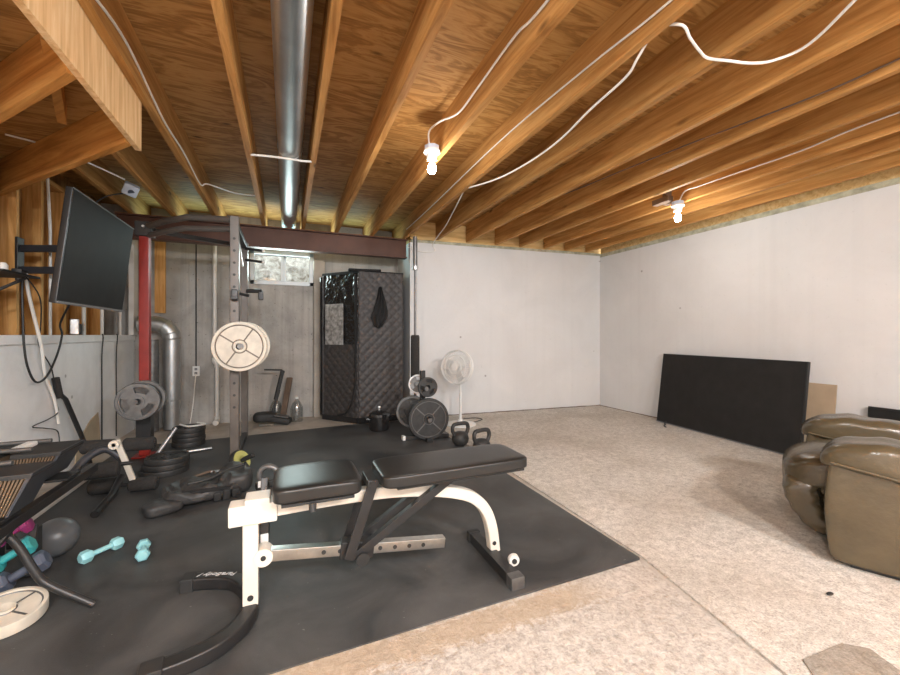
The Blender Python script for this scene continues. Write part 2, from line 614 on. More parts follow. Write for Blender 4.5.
def dup(root, loc, rot, label, group=None):
    def cp(o, par):
        c = o.copy()
        COL.objects.link(c)
        c.parent = par
        for ch in [x for x in COL.objects if x.parent == o]:
            cp(ch, c)
        return c
    r = cp(root, None)
    r.location = loc
    r.rotation_euler = rot
    r['label'] = label
    if group:
        r['group'] = group
    return r


def frame_to(axis, loc, spin=0.0):
    """matrix whose local z points along axis"""
    q = V((0, 0, 1)).rotation_difference(V(axis).normalized()).to_matrix().to_4x4()
    return Matrix.Translation(loc) @ q @ Matrix.Rotation(spin, 4, 'Z')


# ------------------------------------------------------------------ room shell
JZ, SZ = 2.365, 2.60            # joist undersides, subfloor underside
struct('floor', MB().span((-2.05, -5.2, -0.12), (4.75, 6.0, 0.0)), M['slab'])
struct('ceiling', MB().span((-2.05, -5.2, SZ), (4.75, 6.0, SZ + 0.02)), M['ply'])

# white wall at the back right, its end face turns into the recess
w = MB()
pl = [(1.50, 5.075), (4.497, 4.872), (4.75, 4.86), (4.75, 6.0), (1.50, 6.0)]
w.prism(pl, 2.325, Matrix.Translation((0, 0, 2.325 / 2)))
struct('wall_back', w, M['white'])
struct('wall_right', MB().span((4.497, -5.2, 0), (4.75, 4.87, 2.30)), M['white'])
struct('wall_front', MB().span((-2.05, -5.2, 0), (4.497, -5.0, SZ)), M['white'])

# recess wall of bare concrete with the window opening
x0, x1, z0, z1 = -0.44, 0.335, 1.755, 2.20
w = MB()
w.span((-2.05, 5.70, 0), (x0, 5.92, SZ)).span((x1, 5.70, 0), (1.5, 5.92, SZ))
w.span((x0, 5.70, 0), (x1, 5.92, z0)).span((x0, 5.70, z1), (x1, 5.92, SZ))
for gx in (-1.10, -0.62, 0.02):      # form seams
    w.span((gx - 0.004, 5.694, 0), (gx + 0.004, 5.70, SZ if gx < -0.5 else z0))
struct('wall_recess', w, M['grey'])
struct('trim_1', MB().span((0.33, 5.62, 0), (0.475, 5.70, 2.1), 0.01), M['pilaster'])

# left wall: waist high concrete, studs and sheathing above
struct('wall_left', MB().span((-2.0, -5.0, 0), (-1.65, 5.70, 1.035)).span((-2.0, -5.0, 1.035), (-1.635, 5.70, 1.10), 0.006), M['leftwhite'])
struct('wall_left_sheathing', MB().span((-2.0, -5.0, 1.10), (-1.96, 5.70, SZ)), M['sheath'])
# sill foam over the concrete walls, rim boards above
struct('trim_2', MB().span((4.497, -5.0, 2.30), (4.62, 4.87, 2.352)).box((4.51, 0, 2.33), (0.03, 9.7, 0.03), (0, 0, 0), 0.01), M['sill'])
struct('trim_3', MB().bar((1.52, 5.10, 2.343), (4.50, 4.90, 2.343), 0.06, 0.035), M['sill'])
struct('trim_4', MB().bar((1.50, 5.07, 2.48), (4.75, 4.905, 2.48), 0.04, 0.236), M['rim'])
struct('leak_block', MB().span((1.52, 5.20, 2.325), (4.75, 6.0, 2.60)), M['rim'])  # added hidden block, keeps sky light from leaking in over the wall
struct('trim_5', MB().span((4.50, -5.0, 2.352), (4.54, 4.86, 2.60)), M['rim'])

gp = MB()
rg = random.Random(3)
a_, b_ = V((1.52, 5.066, 0)), V((4.49, 4.866, 0))
gp.sweep([a_ + (b_ - a_) * (i / 40) + V((0, -0.004, 0.010)) for i in range(41)], rrect(0.012, 0.014, 0.003, 1), scales=[0.7 + rg.random() * 0.9 for i in range(41)])
struct('trim_6', gp, M['brownboard'])
gp = MB()
gp.sweep([V((4.492, 4.86 - 6.0 * i / 60, 0.010)) for i in range(61)], rrect(0.012, 0.014, 0.003, 1), scales=[0.6 + rg.random() * 0.8 for i in range(61)])
struct('trim_7', gp, M['brownboard'])

# ------------------------------------------------------------------ window and the well outside it
wn = MB()
fw = 0.055
for a, b in (((x0, z0), (x1, z0 + fw)), ((x0, z1 - fw), (x1, z1)), ((x0, z0), (x0 + fw, z1)), ((x1 - fw, z0), (x1, z1))):
    wn.span((a[0], 5.69, a[1]), (b[0], 5.80, b[1]), 0.006)
win = struct('window_1', wn, M['frame'])
mx = -0.045
struct('window_sash', MB().span((mx - 0.03, 5.71, z0 + fw), (mx + 0.005, 5.77, z1 - fw), 0.004).span((mx + 0.005, 5.745, z0 + fw), (mx + 0.03, 5.78, z1 - fw), 0.004), M['frame'], win)
struct('pane', MB().span((x0 + fw, 5.75, z0 + fw), (mx - 0.03, 5.754, z1 - fw)), M['glass'], win)
struct('pane', MB().span((mx + 0.03, 5.76, z0 + fw), (x1 - fw, 5.764, z1 - fw)), M['glass'], win)
ww = MB()
arc = [(-0.05 + 0.75 * math.cos(a), 5.95 + 0.62 * math.sin(a)) for a in [PI * i / 16 for i in range(17)]]
out = [(-0.05 + 0.83 * math.cos(a), 5.95 + 0.70 * math.sin(a)) for a in [PI * i / 16 for i in range(17)]]
ww.prism(arc + out[::-1], 1.4, Matrix.Translation((0, 0, 2.05)))
ww.span((-0.9, 5.93, 1.35), (0.8, 6.75, 1.42))
struct('exterior_window_well', ww, M['gravel'])

# ------------------------------------------------------------------ floor coverings
cp = [(1.66, 5.06), (1.665, 3.0), (1.622, 1.47), (1.49, 0.785), (1.42, 0.3), (1.42, -4.9), (4.49, -4.9), (4.49, 4.86)]
o = MB().prism(cp, 0.010, Matrix.Translation((0, 0, 0.005))).build('carpet', M['carpet'])
tag(o, 'worn beige carpet covering the right side of the floor up to the white walls', 'carpet')
o = MB().prism([(-1.6, 1.40), (1.58, 1.45), (1.48, 0.79), (1.40, 0.3), (1.40, -4.9), (-1.6, -4.9)], 0.006, Matrix.Translation((0, 0, 0.003))).build('carpet_backing', M['pad'])
tag(o, 'rough grey beige carpet remnant in front of the black rubber mat', 'carpet')
o = MB().prism([(1.60, 0.795), (1.81, 0.785), (1.87, 0.735), (1.80, 0.55), (1.50, 0.56), (1.50, 0.68)], 0.004, Matrix.Translation((0, 0, 0.0122))).build('carpet_scrap', M['patch'])
tag(o, 'small grey square carpet scrap at the bottom right corner of the floor', 'carpet')
o = MB().prism([(-1.465, 4.80), (-1.465, 1.36), (-0.04, 1.412), (1.598, 1.462), (1.606, 4.93), (0.73, 4.955), (-0.83, 4.80)], 0.012, Matrix.Translation((0, 0, 0.006))).build('rubber_floor_mat', M['rubber'])
tag(o, 'large black rubber gym mat covering the floor under the weights', 'mat')
MZ = 0.0125
tag(MB().pad((2.111, 0.953, 0.014), (0.035, 0.018, 0.008), 2.5, 4).build('lint_speck', M['softblack']), 'tiny black speck lying on the carpet in front of the recliner', 'debris')
tag(MB().bar((-1.395, 2.95, 0.026), (-1.40, 4.05, 0.026), 0.045, 0.026, bev=0.003).build('floor_board', M['pvc']), 'narrow pale board lying along the left edge of the rubber mat', 'board')

# ------------------------------------------------------------------ joists, beam, landing
def joist(x, y0, y1, label, grp='wooden ceiling joists'):
    o = MB().span((x - 0.019, y0, JZ), (x + 0.019, y1, SZ)).build('ceiling_joist', M['joist'], origin=(x, y0, JZ))
    tag(o, label, 'joist', grp)


ordn = ['first', 'second', 'third', 'fourth', 'fifth', 'sixth', 'seventh', 'eighth', 'ninth', 'tenth', 'eleventh']
joist(-1.50, 3.3, 5.69, 'short ceiling joist nearest the stud wall on the left')
joist(-1.12, 3.0, 5.69, 'short ceiling joist beyond the pale stair landing board')
joist(-0.715, -4.95, 5.69, 'ceiling joist running alongside the pale stair landing board')
joist(-0.249, -4.95, 5.69, 'ceiling joist directly left of the round silver duct')
for i, x in enumerate((0.179, 0.567, 1.005, 1.43, 1.85, 2.285, 2.715, 3.10, 3.50, 3.86, 4.235)):
    lab = 'ceiling joist directly right of the round silver duct' if i == 0 else f'{ordn[i]} ceiling joist to the right of the round silver duct'
    joist(x, -4.95, 5.69 if x < 1.47 else (5.02 - (x - 1.5) * 0.055), lab)
tag(MB().span((3.40, 2.80, 2.37), (3.478, 2.84, 2.58), 0.003).span((3.33, 2.72, 2.37), (3.40, 2.90, 2.42), 0.003).build('lamp_block', M['brownboard']), 'brown wood block on the joist beside the right hand ceiling bulb', 'wood block')

bm_ = thing('steel_beam', 'rust brown steel beam carrying the joists across the recess', 'beam', (-0.1, 5.16, 2.115))
f_ = MB().span((-1.64, 5.10, 2.35), (1.47, 5.22, 2.364), 0.002).span((-1.64, 5.155, 2.128), (1.47, 5.165, 2.352)).span((-1.64, 5.10, 2.115), (1.47, 5.22, 2.129), 0.002)
f_.build('beam_profile', M['primer'], bm_)
MB().span((-1.64, 5.09, 2.3642), (1.49, 5.23, 2.3648)).build('top_plate', M['woodx'], bm_)

lb = thing('stair_landing', 'unfinished wooden stair landing framed under the ceiling at upper left', 'stair landing', (-1.1, 2.0, 2.1))
MB().span((-0.765, -1.5, 2.105), (-0.737, 2.665, 2.40), 0.002).build('rim_board', M['pale'], lb)
for p0, p1 in (((-0.77, 2.59), (-1.93, 3.905)), ((-0.77, 1.99), (-1.93, 3.30)), ((-0.77, 1.20), (-1.93, 2.50)), ((-0.77, 0.50), (-1.93, 1.80))):
    MB().bar((p0[0], p0[1], 2.225), (p1[0], p1[1], 2.225), 0.038, 0.235, bev=0.003).build('landing_joist', M['landing'], lb)
MB().prism([(-0.766, 2.62), (-1.93, 3.92), (-1.93, -1.5), (-0.766, -1.5)], 0.018, Matrix.Translation((0, 0, 2.354))).build('deck_panel', M['ply'], lb)
MB().bar((-0.86, 2.02, 2.28), (-1.12, 2.78, 2.28), 0.038, 0.09, bev=0.003).bar((-1.05, 1.67, 2.26), (-1.25, 2.36, 2.26), 0.038, 0.16, bev=0.003).build('nailer', M['landing'], lb)

# studs of the left wall
sy = [3.42, 3.68, 3.94, 4.26, 4.62, 5.02, 5.40, 3.0, 2.6, 2.2]
for i, y in enumerate(sy):
    labs = ['wall stud behind the small shelf', 'wall stud between the small shelf and the screen bracket', 'wall stud holding the bracket of the wall mounted screen',
            'wall stud behind the near edge of the wall mounted screen', 'wall stud behind the middle of the wall mounted screen', 'wall stud behind the far edge of the wall mounted screen',
            'wall stud between the wall mounted screen and the red post', 'wall stud left of the small shelf', 'second wall stud left of the small shelf', 'third wall stud left of the small shelf']
    tag(MB().span((-1.96, y - 0.019, 1.10), (-1.84, y + 0.019, JZ), 0.003).build('wall_stud', M['stud'], origin=(-1.90, y, 1.1)), labs[i], 'stud', 'left wall studs')
tag(MB().span((-1.96, -4.9, 2.367), (-1.84, 5.68, 2.405), 0.003).build('wall_top_plate', M['joist']), 'horizontal wood plate along the top of the left stud wall', 'plate')
tag(MB().span((-1.955, 3.15, 1.11), (-1.925, 3.38, 2.35)).build('plywood_panel', M['stud'], origin=(-1.94, 3.3, 1.1)), 'orange plywood panel between the studs behind the small shelf', 'panel')
tag(MB().span((-1.44, 5.655, 1.36), (-1.335, 5.694, 2.36), 0.003).build('wall_cleat', M['stud'], origin=(-1.39, 5.67, 1.36)), 'upright wood plank fixed to the concrete above the duct elbow', 'plank')
tag(MB().span((-1.648, 5.52, 1.10), (-1.60, 5.66, 2.36), 0.003).build('corner_board', M['pvc'], origin=(-1.62, 5.6, 1.1)), 'white board standing in the corner behind the red post', 'board')

# ------------------------------------------------------------------ duct, pipes, lamps, cables
d = thing('ceiling_duct', 'long round silver duct hung between two ceiling joists', 'duct', (0.02, 1, 2.45))
dm = MB().tube([(0.02, -4.9, 2.452), (0.02, 5.35, 2.452), (0.02, 5.52, 2.475), (0.02, 5.60, 2.56)], 0.082, 32)
for y in (0.1, 1.6, 3.1, 4.6):
    dm.ring((0.02, y, 2.452), 0.083, 0.003, (0, 1, 0), 32, 6)
dm.build('duct_pipe', M['duct'], d)
MB().tube([(-0.235, 3.12, 2.363), (-0.10, 3.10, 2.364), (0.02, 3.09, 2.362), (0.10, 3.09, 2.362), (0.165, 3.08, 2.363)], 0.008, 8).build('hanger_strap', M['pvc'], d)

d = thing('supply_duct', 'vertical silver furnace duct with an elbow behind the red post', 'duct', (-1.24, 5.5, 0))
dm = MB().tube([(-1.235, 5.5, 0.02), (-1.235, 5.5, 1.06)], 0.085, 28)
for z in (0.35, 1.05):
    dm.ring((-1.235, 5.5, z), 0.087, 0.006, (0, 0, 1), 28, 6)
dm.build('duct_pipe', M['duct'], d)
em = MB()
q = [(-1.235, 5.5, 1.06)] + [(-1.235 - 0.17 + 0.17 * math.cos(a), 5.5, 1.06 + 0.17 * math.sin(a)) for a in [PI / 2 * i / 5 for i in range(1, 6)]] + [(-1.55, 5.5, 1.23)]
em.tube(q, 0.087, 28)
for i in (1, 3, 5):
    t = (V(q[i + 1]) - V(q[i - 1])).normalized()
    em.ring(q[i], 0.089, 0.005, t, 28, 6)
em.build('duct_elbow', M['duct'], d)
tag(MB().tube([(-1.40, 5.42, 0.02), (-1.40, 5.42, 1.05)], 0.06, 24).build('flue_pipe', M['greyiron'], origin=(-1.40, 5.42, 0)), 'dark grey pipe standing left of the silver furnace duct', 'pipe')

p = thing('drain_pipe', 'white plastic drain pipe standing against the bare concrete wall', 'pipe', (-0.82, 5.66, 0))
MB().tube([(-0.80, 5.66, 0.06), (-0.80, 5.66, 0.73)], 0.022, 14).tube([(-0.825, 5.66, 0.76), (-0.825, 5.66, 2.35)], 0.024, 14).build('pipe_run', M['pvc'], p)
MB().tube([(-0.80, 5.66, 0.70), (-0.80, 5.66, 0.74), (-0.825, 5.66, 0.78), (-0.825, 5.66, 0.82)], 0.032, 14).build('coupling', M['pvc'], p)
MB().tube([(-0.80, 5.66, 0.10), (-0.80, 5.66, 0.05), (-0.80, 5.60, 0.035), (-0.80, 5.55, 0.035)], 0.032, 14).build('floor_elbow', M['pvc'], p)
p = thing('wall_outlet', 'white electrical outlet low on the bare concrete wall', 'outlet', (-1.027, 5.68, 0.66))
MB().box((-1.027, 5.69, 0.66), (0.075, 0.02, 0.12), None, 0.005).build('cover_plate', M['whiteplastic'], p)
MB().box((-1.027, 5.678, 0.685), (0.03, 0.006, 0.03), None, 0.003).build('socket', M['greyplastic'], p)
MB().box((-1.027, 5.678, 0.635), (0.03, 0.006, 0.03), None, 0.003).build('socket', M['greyplastic'], p)
MB().tube([(-1.027, 5.688, 0.72), (-1.027, 5.688, 2.3)], 0.007, 8).build('conduit', M['softblack'], p)
tag(MB().tube([(-1.027, 5.67, 0.63), (-1.03, 5.64, 0.5), (-1.045, 5.6, 0.25), (-1.06, 5.5, 0.02), (-1.03, 5.3, 0.01), (-0.95, 5.0, 0.01), (-0.88, 4.9, 0.012)], 0.006, 8, smooth=5).build('extension_cord', M['cable']), 'cream power cord hanging from the outlet on the concrete wall', 'cord')


def ceiling_lamp(loc, label):
    t = thing('ceiling_bulb_lamp', label, 'lamp', loc, 0, 'bare bulb ceiling lamps')
    x, y, z = loc
    MB().lathe([(0.0, 0), (0.052, 0), (0.052, -0.03), (0.0, -0.03)], 8, (x, y, z)).build('junction_box', M['bluebox'], t)
    MB().lathe([(0.0, -0.03), (0.056, -0.03), (0.058, -0.045), (0.040, -0.06), (0.034, -0.095), (0.0, -0.095)], 28, (x, y, z)).build('lamp_holder', M['porcelain'], t)
    b = MB().lathe([(0.0, -0.09), (0.013, -0.095), (0.015, -0.112), (0.024, -0.13), (0.030, -0.152), (0.026, -0.175), (0.014, -0.188), (0.0, -0.191)], 20, (x, y, z)).build('light_bulb', M['bulb'], t)
    return t


ceiling_lamp((0.925, 2.60, 2.40), 'bare lit bulb in white holder on the joist near the steel beam')
point_light('lit_bulb_light', (0.925, 2.60, 2.175), 7, 0.05)
ceiling_lamp((3.435, 2.70, 2.365), 'bare lit bulb in white holder close to the long white side wall')
point_light('lit_bulb_light', (3.435, 2.70, 2.14), 10, 0.05)
p = thing('junction_box', 'pale blue electrical box on the joist above the wall mounted screen', 'junction box', (-1.165, 3.95, 2.24))
MB().box((-1.165, 3.95, 2.27), (0.10, 0.10, 0.09), (0.5, 0.3, 0.4), 0.012).build('box_body', M['bluebox'], p)
MB().lathe([(0.0, 0), (0.022, 0), (0.018, -0.012), (0, -0.012)], 14, (-1.15, 3.91, 2.235), (0.25, -0.5, -0.8)).build('knockout', M['slate'], p)


def cord(name, pts, r, mat, label, k=6):
    tag(MB().tube(pts, r, 8, smooth=k).build(name, mat), label, 'cable')


cord('ceiling_cable', [(1.452, 1.22, 2.40), (1.49, 1.15, 2.36), (1.546, 1.159, 2.33), (1.651, 1.192, 2.325), (1.725, 1.208, 2.325), (1.855, 1.205, 2.345), (1.95, 1.16, 2.33), (2.021, 1.108, 2.33), (2.06, 1.0, 2.34), (1.93, 0.78, 2.34), (1.7, 0.4, 2.36)], 0.006, M['cable'], 'white cable looping loosely under the joists at the top of the ceiling')
cord('ceiling_cable', [(0.978, 0.3, 2.455), (0.978, 1.345, 2.455), (0.978, 1.60, 2.485), (0.978, 2.0, 2.470), (0.95, 2.20, 2.43), (0.93, 2.45, 2.50), (0.905, 2.60, 2.50), (0.91, 2.61, 2.41)], 0.006, M['cable'], 'white cable running along a joist down into the lit bulb near the beam')
cord('ceiling_cable', [(1.403, 0.3, 2.43), (1.403, 1.13, 2.42), (1.403, 1.60, 2.45), (1.403, 2.5, 2.48), (1.403, 4.0, 2.447), (1.403, 4.9, 2.44)], 0.005, M['cable'], 'straight white cable stapled along the side of a joist mid ceiling')
cord('ceiling_cable', [(1.452, 1.25, 2.41), (1.470, 1.36, 2.35), (1.498, 1.457, 2.33), (1.52, 1.721, 2.32), (1.578, 2.054, 2.32), (1.582, 2.391, 2.32), (1.54, 2.754, 2.33), (1.455, 3.08, 2.36), (1.452, 3.3, 2.42)], 0.006, M['cable'], 'long sagging white cable hanging from one joist mid ceiling')
cord('ceiling_cable', [(1.452, 3.2, 2.40), (1.50, 3.5, 2.345), (1.58, 3.85, 2.34), (1.68, 4.265, 2.345), (1.76, 4.7, 2.35), (1.79, 5.0, 2.30), (1.83, 5.03, 2.22), (1.65, 5.045, 2.20), (1.46, 5.05, 2.25)], 0.005, M['cable'], 'white cable dropping to the top of the white wall beside the barbell')
cord('ceiling_cable', [(2.69, 0.6, 2.42), (2.69, 1.0, 2.41), (2.66, 1.25, 2.40), (2.62, 1.6, 2.41), (2.58, 1.9, 2.42), (2.50, 2.4, 2.42), (2.42, 3.1, 2.43), (2.38, 3.6, 2.5)], 0.005, M['brownboard'], 'thin brown cable crossing the gap between two joists towards the right')
cord('ceiling_cable', [(3.475, 0.8, 2.46), (3.475, 1.4, 2.465), (3.475, 1.75, 2.445), (3.475, 2.2, 2.452), (3.46, 2.5, 2.45), (3.43, 2.62, 2.44), (3.435, 2.68, 2.37)], 0.006, M['cable'], 'white cable along a joist feeding the bulb close to the white side wall')
cord('ceiling_cable', [(-0.692, 1.9, 2.40), (-0.692, 2.3, 2.46), (-0.692, 2.9, 2.40), (-0.692, 3.4, 2.42), (-0.692, 4.0, 2.40), (-0.65, 4.1, 2.44), (-0.45, 4.2, 2.42), (-0.27, 4.3, 2.45)], 0.006, M['cable'], 'white cable along the joist next to the pale stair landing board')
cord('wall_cable', [(-1.60, 3.3, 2.33), (-1.45, 3.45, 2.345), (-1.3, 3.7, 2.34), (-1.19, 3.9, 2.33)], 0.006, M['cable'], 'white cable running into the pale blue electrical box')
cord('wall_cable', [(-1.19, 3.98, 2.25), (-1.3, 3.85, 2.16), (-1.38, 3.8, 2.02), (-1.40, 3.75, 1.8)], 0.005, M['blackcable'], 'black cable curving from the pale blue electrical box to the screen')

# ------------------------------------------------------------------ left wall: screen, shelf, pipes
t = thing('wall_television', 'black flat screen on a tilted wall arm above the concrete ledge', 'television', (-1.21, 3.42, 1.28))
c = V((-1.187, 3.472, 1.622)); upv = V((0.075, 0, 0.67)).normalized(); yv = V((0, 1, -0.018)); yv = (yv - upv * yv.dot(upv)).normalized(); nv = yv.cross(upv).normalized()
tm = Matrix((yv, upv, nv)).transposed().to_4x4(); tm.translation = c
sgn = 1 if nv.x > 0 else -1
MB().box((0, 0, -0.018 * sgn), (0.99, 0.682, 0.036), None, 0.006, 2, tm).build('screen_housing', M['bezel'], t)
MB().box((0, 0.004, 0.0005 * sgn), (0.965, 0.652, 0.003), None, 0, 2, tm).build('screen', M['screen'], t)
MB().box((0, -0.333, 0.002 * sgn), (0.99, 0.012, 0.006), None, 0.002, 2, tm).build('bezel_strip', M['greyplastic'], t)
MB().box((0, 0.337, 0.002 * sgn), (0.99, 0.006, 0.006), None, 0.002, 2, tm).build('bezel_strip', M['greyplastic'], t)
MB().box((0, 0, -0.055 * sgn), (0.5, 0.36, 0.045), None, 0.015, 2, tm).build('rear_cover', M['bezel'], t)
t = thing('screen_bracket', 'dark steel wall arm holding the tilted flat screen', 'bracket', (-1.7, 3.84, 1.66))
MB().span((-1.84, 3.90, 1.50), (-1.822, 3.98, 1.82), 0.003).build('wall_bracket_plate', M['blacksteel'], t)
MB().bar((-1.825, 3.94, 1.74), (-1.45, 3.80, 1.74), 0.035, 0.05, bev=0.004).bar((-1.45, 3.80, 1.74), (-1.30, 3.58, 1.70), 0.035, 0.05, bev=0.004).bar((-1.825, 3.94, 1.58), (-1.45, 3.80, 1.58), 0.035, 0.05, bev=0.004).bar((-1.45, 3.80, 1.58), (-1.315, 3.58, 1.58), 0.035, 0.05, bev=0.004).build('bracket_arm', M['bluegrey'], t)
t = thing('wall_shelf', 'tiny dark shelf with cords on the stud wall left of the screen', 'shelf', (-1.62, 3.3, 1.5))
MB().span((-1.84, 3.14, 1.475), (-1.53, 3.52, 1.487), 0.002).build('shelf_board', M['softblack'], t)
MB().bar((-1.838, 3.43, 1.30), (-1.57, 3.45, 1.472), 0.015, 0.015).build('shelf_brace', M['softblack'], t)
tag(MB().lathe([(0, 0), (0.022, 0), (0.022, 0.03), (0.012, 0.045), (0, 0.045)], 14, (-1.57, 3.22, 1.488)).build('plug_adapter', M['whiteplastic'], origin=(-1.57, 3.22, 1.488)), 'white plug adapter standing on the tiny wall shelf', 'adapter')
tag(MB().box((-1.58, 3.40, 1.503), (0.05, 0.12, 0.03), (0, 0, 0.2), 0.008).build('cable_box', M['softblack'], origin=(-1.58, 3.40, 1.488)), 'small black box lying on the tiny wall shelf', 'box')
cord('wall_cable', [(-1.58, 3.44, 1.51), (-1.60, 3.47, 1.40), (-1.60, 3.475, 1.25), (-1.60, 3.49, 1.034), (-1.60, 3.533, 0.88), (-1.60, 3.625, 0.776), (-1.60, 3.761, 0.805), (-1.60, 3.897, 0.95), (-1.60, 3.969, 1.10), (-1.61, 3.975, 1.20), (-1.45, 3.8, 1.40), (-1.28, 3.6, 1.48)], 0.007, M['blackcable'], 'black cable hanging in a deep loop on the white half wall')
cord('wall_cable', [(-1.56, 3.43, 1.49), (-1.59, 3.50, 1.44), (-1.60, 3.556, 1.335), (-1.60, 3.649, 1.12), (-1.61, 3.72, 1.0), (-1.625, 3.80, 0.8), (-1.625, 3.92, 0.62), (-1.625, 3.98, 0.42)], 0.010, M['cable'], 'thick white cord running from the tiny shelf down the half wall')
cord('wall_cable', [(-1.56, 3.38, 1.50), (-1.57, 3.60, 1.36), (-1.60, 3.68, 1.15), (-1.62, 3.695, 1.065), (-1.62, 3.744, 0.979), (-1.62, 3.875, 0.839), (-1.62, 3.931, 0.608), (-1.62, 3.96, 0.512), (-1.60, 3.78, 0.49), (-1.62, 3.63, 0.469), (-1.60, 3.75, 0.43), (-1.62, 3.96, 0.36), (-1.60, 3.93, 0.22)], 0.004, M['blackcable'], 'thin black cord zigzagging down the white half wall')
for y, lab in ((4.54, 'nearest'), (4.92, 'middle'), (5.38, 'farthest')):
    tag(MB().tube([(-1.68, y, 1.10), (-1.68, y, 1.9), (-1.69, y, 2.34)], 0.014, 10).build('water_pipe', M['pvc'], origin=(-1.68, y, 1.1)), f'white vertical pipe on the stud wall, {lab} of the three below the screen', 'pipe', 'white wall pipes')
tag(MB().tube([(-1.69, 4.02, 1.10), (-1.69, 4.02, 1.9), (-1.70, 4.0, 2.34)], 0.010, 8).build('wall_conduit', M['pvc'], origin=(-1.69, 4.02, 1.1)), 'thin pale conduit on the stud wall behind the near edge of the screen', 'conduit')
t = thing('ledge_camera', 'small black device with silver front on the concrete ledge below screen', 'device', (-1.66, 4.42, 1.10))
MB().box((-1.69, 4.42, 1.152), (0.08, 0.12, 0.10), (0, 0, 0.3), 0.02).build('device_body', M['softblack'], t)
MB().box((-1.67, 4.345, 1.17), (0.06, 0.03, 0.135), (0, 0, 0.3), 0.01).build('device_front', M['steel'], t)

cord('wall_cable', [(-1.64, 4.80, 1.11), (-1.63, 4.80, 1.08), (-1.64, 4.80, 0.9), (-1.643, 4.81, 0.5), (-1.64, 4.80, 0.05)], 0.006, M['blackcable'], 'straight dark cord down the half wall nearer the middle of its length', 3)
cord('wall_cable', [(-1.64, 5.15, 1.11), (-1.63, 5.15, 1.08), (-1.64, 5.15, 0.9), (-1.643, 5.16, 0.5), (-1.64, 5.15, 0.05)], 0.005, M['blackcable'], 'straight dark cord down the half wall closest to the red post', 3)

# ------------------------------------------------------------------ power rack with plates
t = thing('power_rack', 'steel power rack with taupe uprights and one red post', 'rack', (-0.6, 4.3, 0))
def upright(x, y, w, h, mat, name='upright'):
    return MB().span((x - w / 2, y - w / 2, MZ), (x + w / 2, y + w / 2, h), 0.006).build(name, mat, t)
u1 = upright(-0.405, 3.78, 0.068, 2.09, M['rackgrey'])
u2 = upright(-0.420, 4.80, 0.066, 2.09, M['rackgrey'])
u3 = upright(-1.18, 4.36, 0.074, 2.03, M['red'], 'red_upright')
hm = MB()
for z in [0.5 + 0.1 * i for i in range(15)]:
    hm.lathe([(0, 0), (0.011, 0), (0.011, 0.002), (0, 0.002)], 10, (-0.405, 3.747, z), (0, -1, 0))
hm.build('pin_holes', M['softblack'], u1)
MB().span((-1.235, 4.305, 0.10), (-1.125, 4.415, 0.50), 0.004).build('post_sleeve', M['blacksteel'], u3)
MB().span((-1.26, 4.28, MZ), (-1.10, 4.44, 0.03), 0.004).build('foot_plate', M['red'], u3)
MB().span((-1.245, 4.30, 1.98), (-1.115, 4.42, 2.11), 0.01).build('post_cap', M['softblack'], u3)
MB().lathe([(0, 0), (0.012, 0), (0.012, 0.02), (0, 0.02)], 10, (-1.175, 4.30, 2.06), (0, -1, 0)).build('cap_bolt', M['steel'], u3)
MB().tube([(-0.43, 3.79, 2.065), (-0.76, 3.90, 2.08), (-0.98, 4.12, 2.08), (-1.17, 4.35, 2.07)], 0.026, 12).build('pull_up_bar', M['rackgrey'], t)
MB().tube([(-0.43, 3.81, 1.99), (-0.80, 3.95, 1.995), (-1.0, 4.16, 1.995), (-1.17, 4.36, 1.99)], 0.024, 12).build('pull_up_bar', M['rackgrey'], t)
MB().bar((-0.41, 3.80, 2.05), (-0.42, 4.80, 2.05), 0.05, 0.05, bev=0.004).build('top_rail', M['blacksteel'], t)
MB().bar((-0.41, 3.80, 0.04), (-0.42, 4.80, 0.04), 0.05, 0.05, bev=0.004).build('floor_rail', M['blacksteel'], t)
MB().bar((-0.42, 4.80, 2.05), (-1.18, 4.37, 2.05), 0.04, 0.04, bev=0.004).build('rear_crossbar', M['blacksteel'], t)
MB().bar((-0.40, 3.83, 2.03), (-0.385, 4.20, 1.75), 0.012, 0.03).build('gusset', M['pvc'], t)
for z in (2.02, 1.90):
    b_ = MB().tube([(-0.41, 4.76, z), (-0.24, 4.72, z - 0.02)], 0.014, 10).build('band_peg', M['blacksteel'], t)
    MB().pad((-0.235, 4.72, z - 0.02), (0.035, 0.035, 0.035), 2, 4).build('peg_tip', M['whiteplastic'], b_)
MB().box((-0.40, 3.725, 1.43), (0.05, 0.05, 0.09), None, 0.008).box((-0.40, 3.69, 1.40), (0.05, 0.06, 0.025), None, 0.006).tube([(-0.36, 3.70, 1.44), (-0.29, 3.69, 1.425)], 0.012, 8).build('bar_hook', M['blacksteel'], t)
MB().tube([(-0.40, 4.76, 1.57), (-0.25, 4.74, 1.57)], 0.022, 12).box((-0.26, 4.74, 1.52), (0.05, 0.05, 0.09), None, 0.008).build('bar_hook', M['blacksteel'], t)
MB().tube([(-0.345, 3.78, 1.01), (-0.345, 3.57, 1.01)], 0.022, 14).build('plate_peg', M['greyiron'], u1)
MB().tube([(-1.17, 4.33, 0.545), (-1.165, 4.04, 0.545)], 0.022, 14).build('plate_peg', M['greyiron'], u3)
MB().span((-0.47, 3.70, MZ), (-0.34, 3.86, 0.022), 0.003).build('foot_plate', M['blacksteel'], u1)


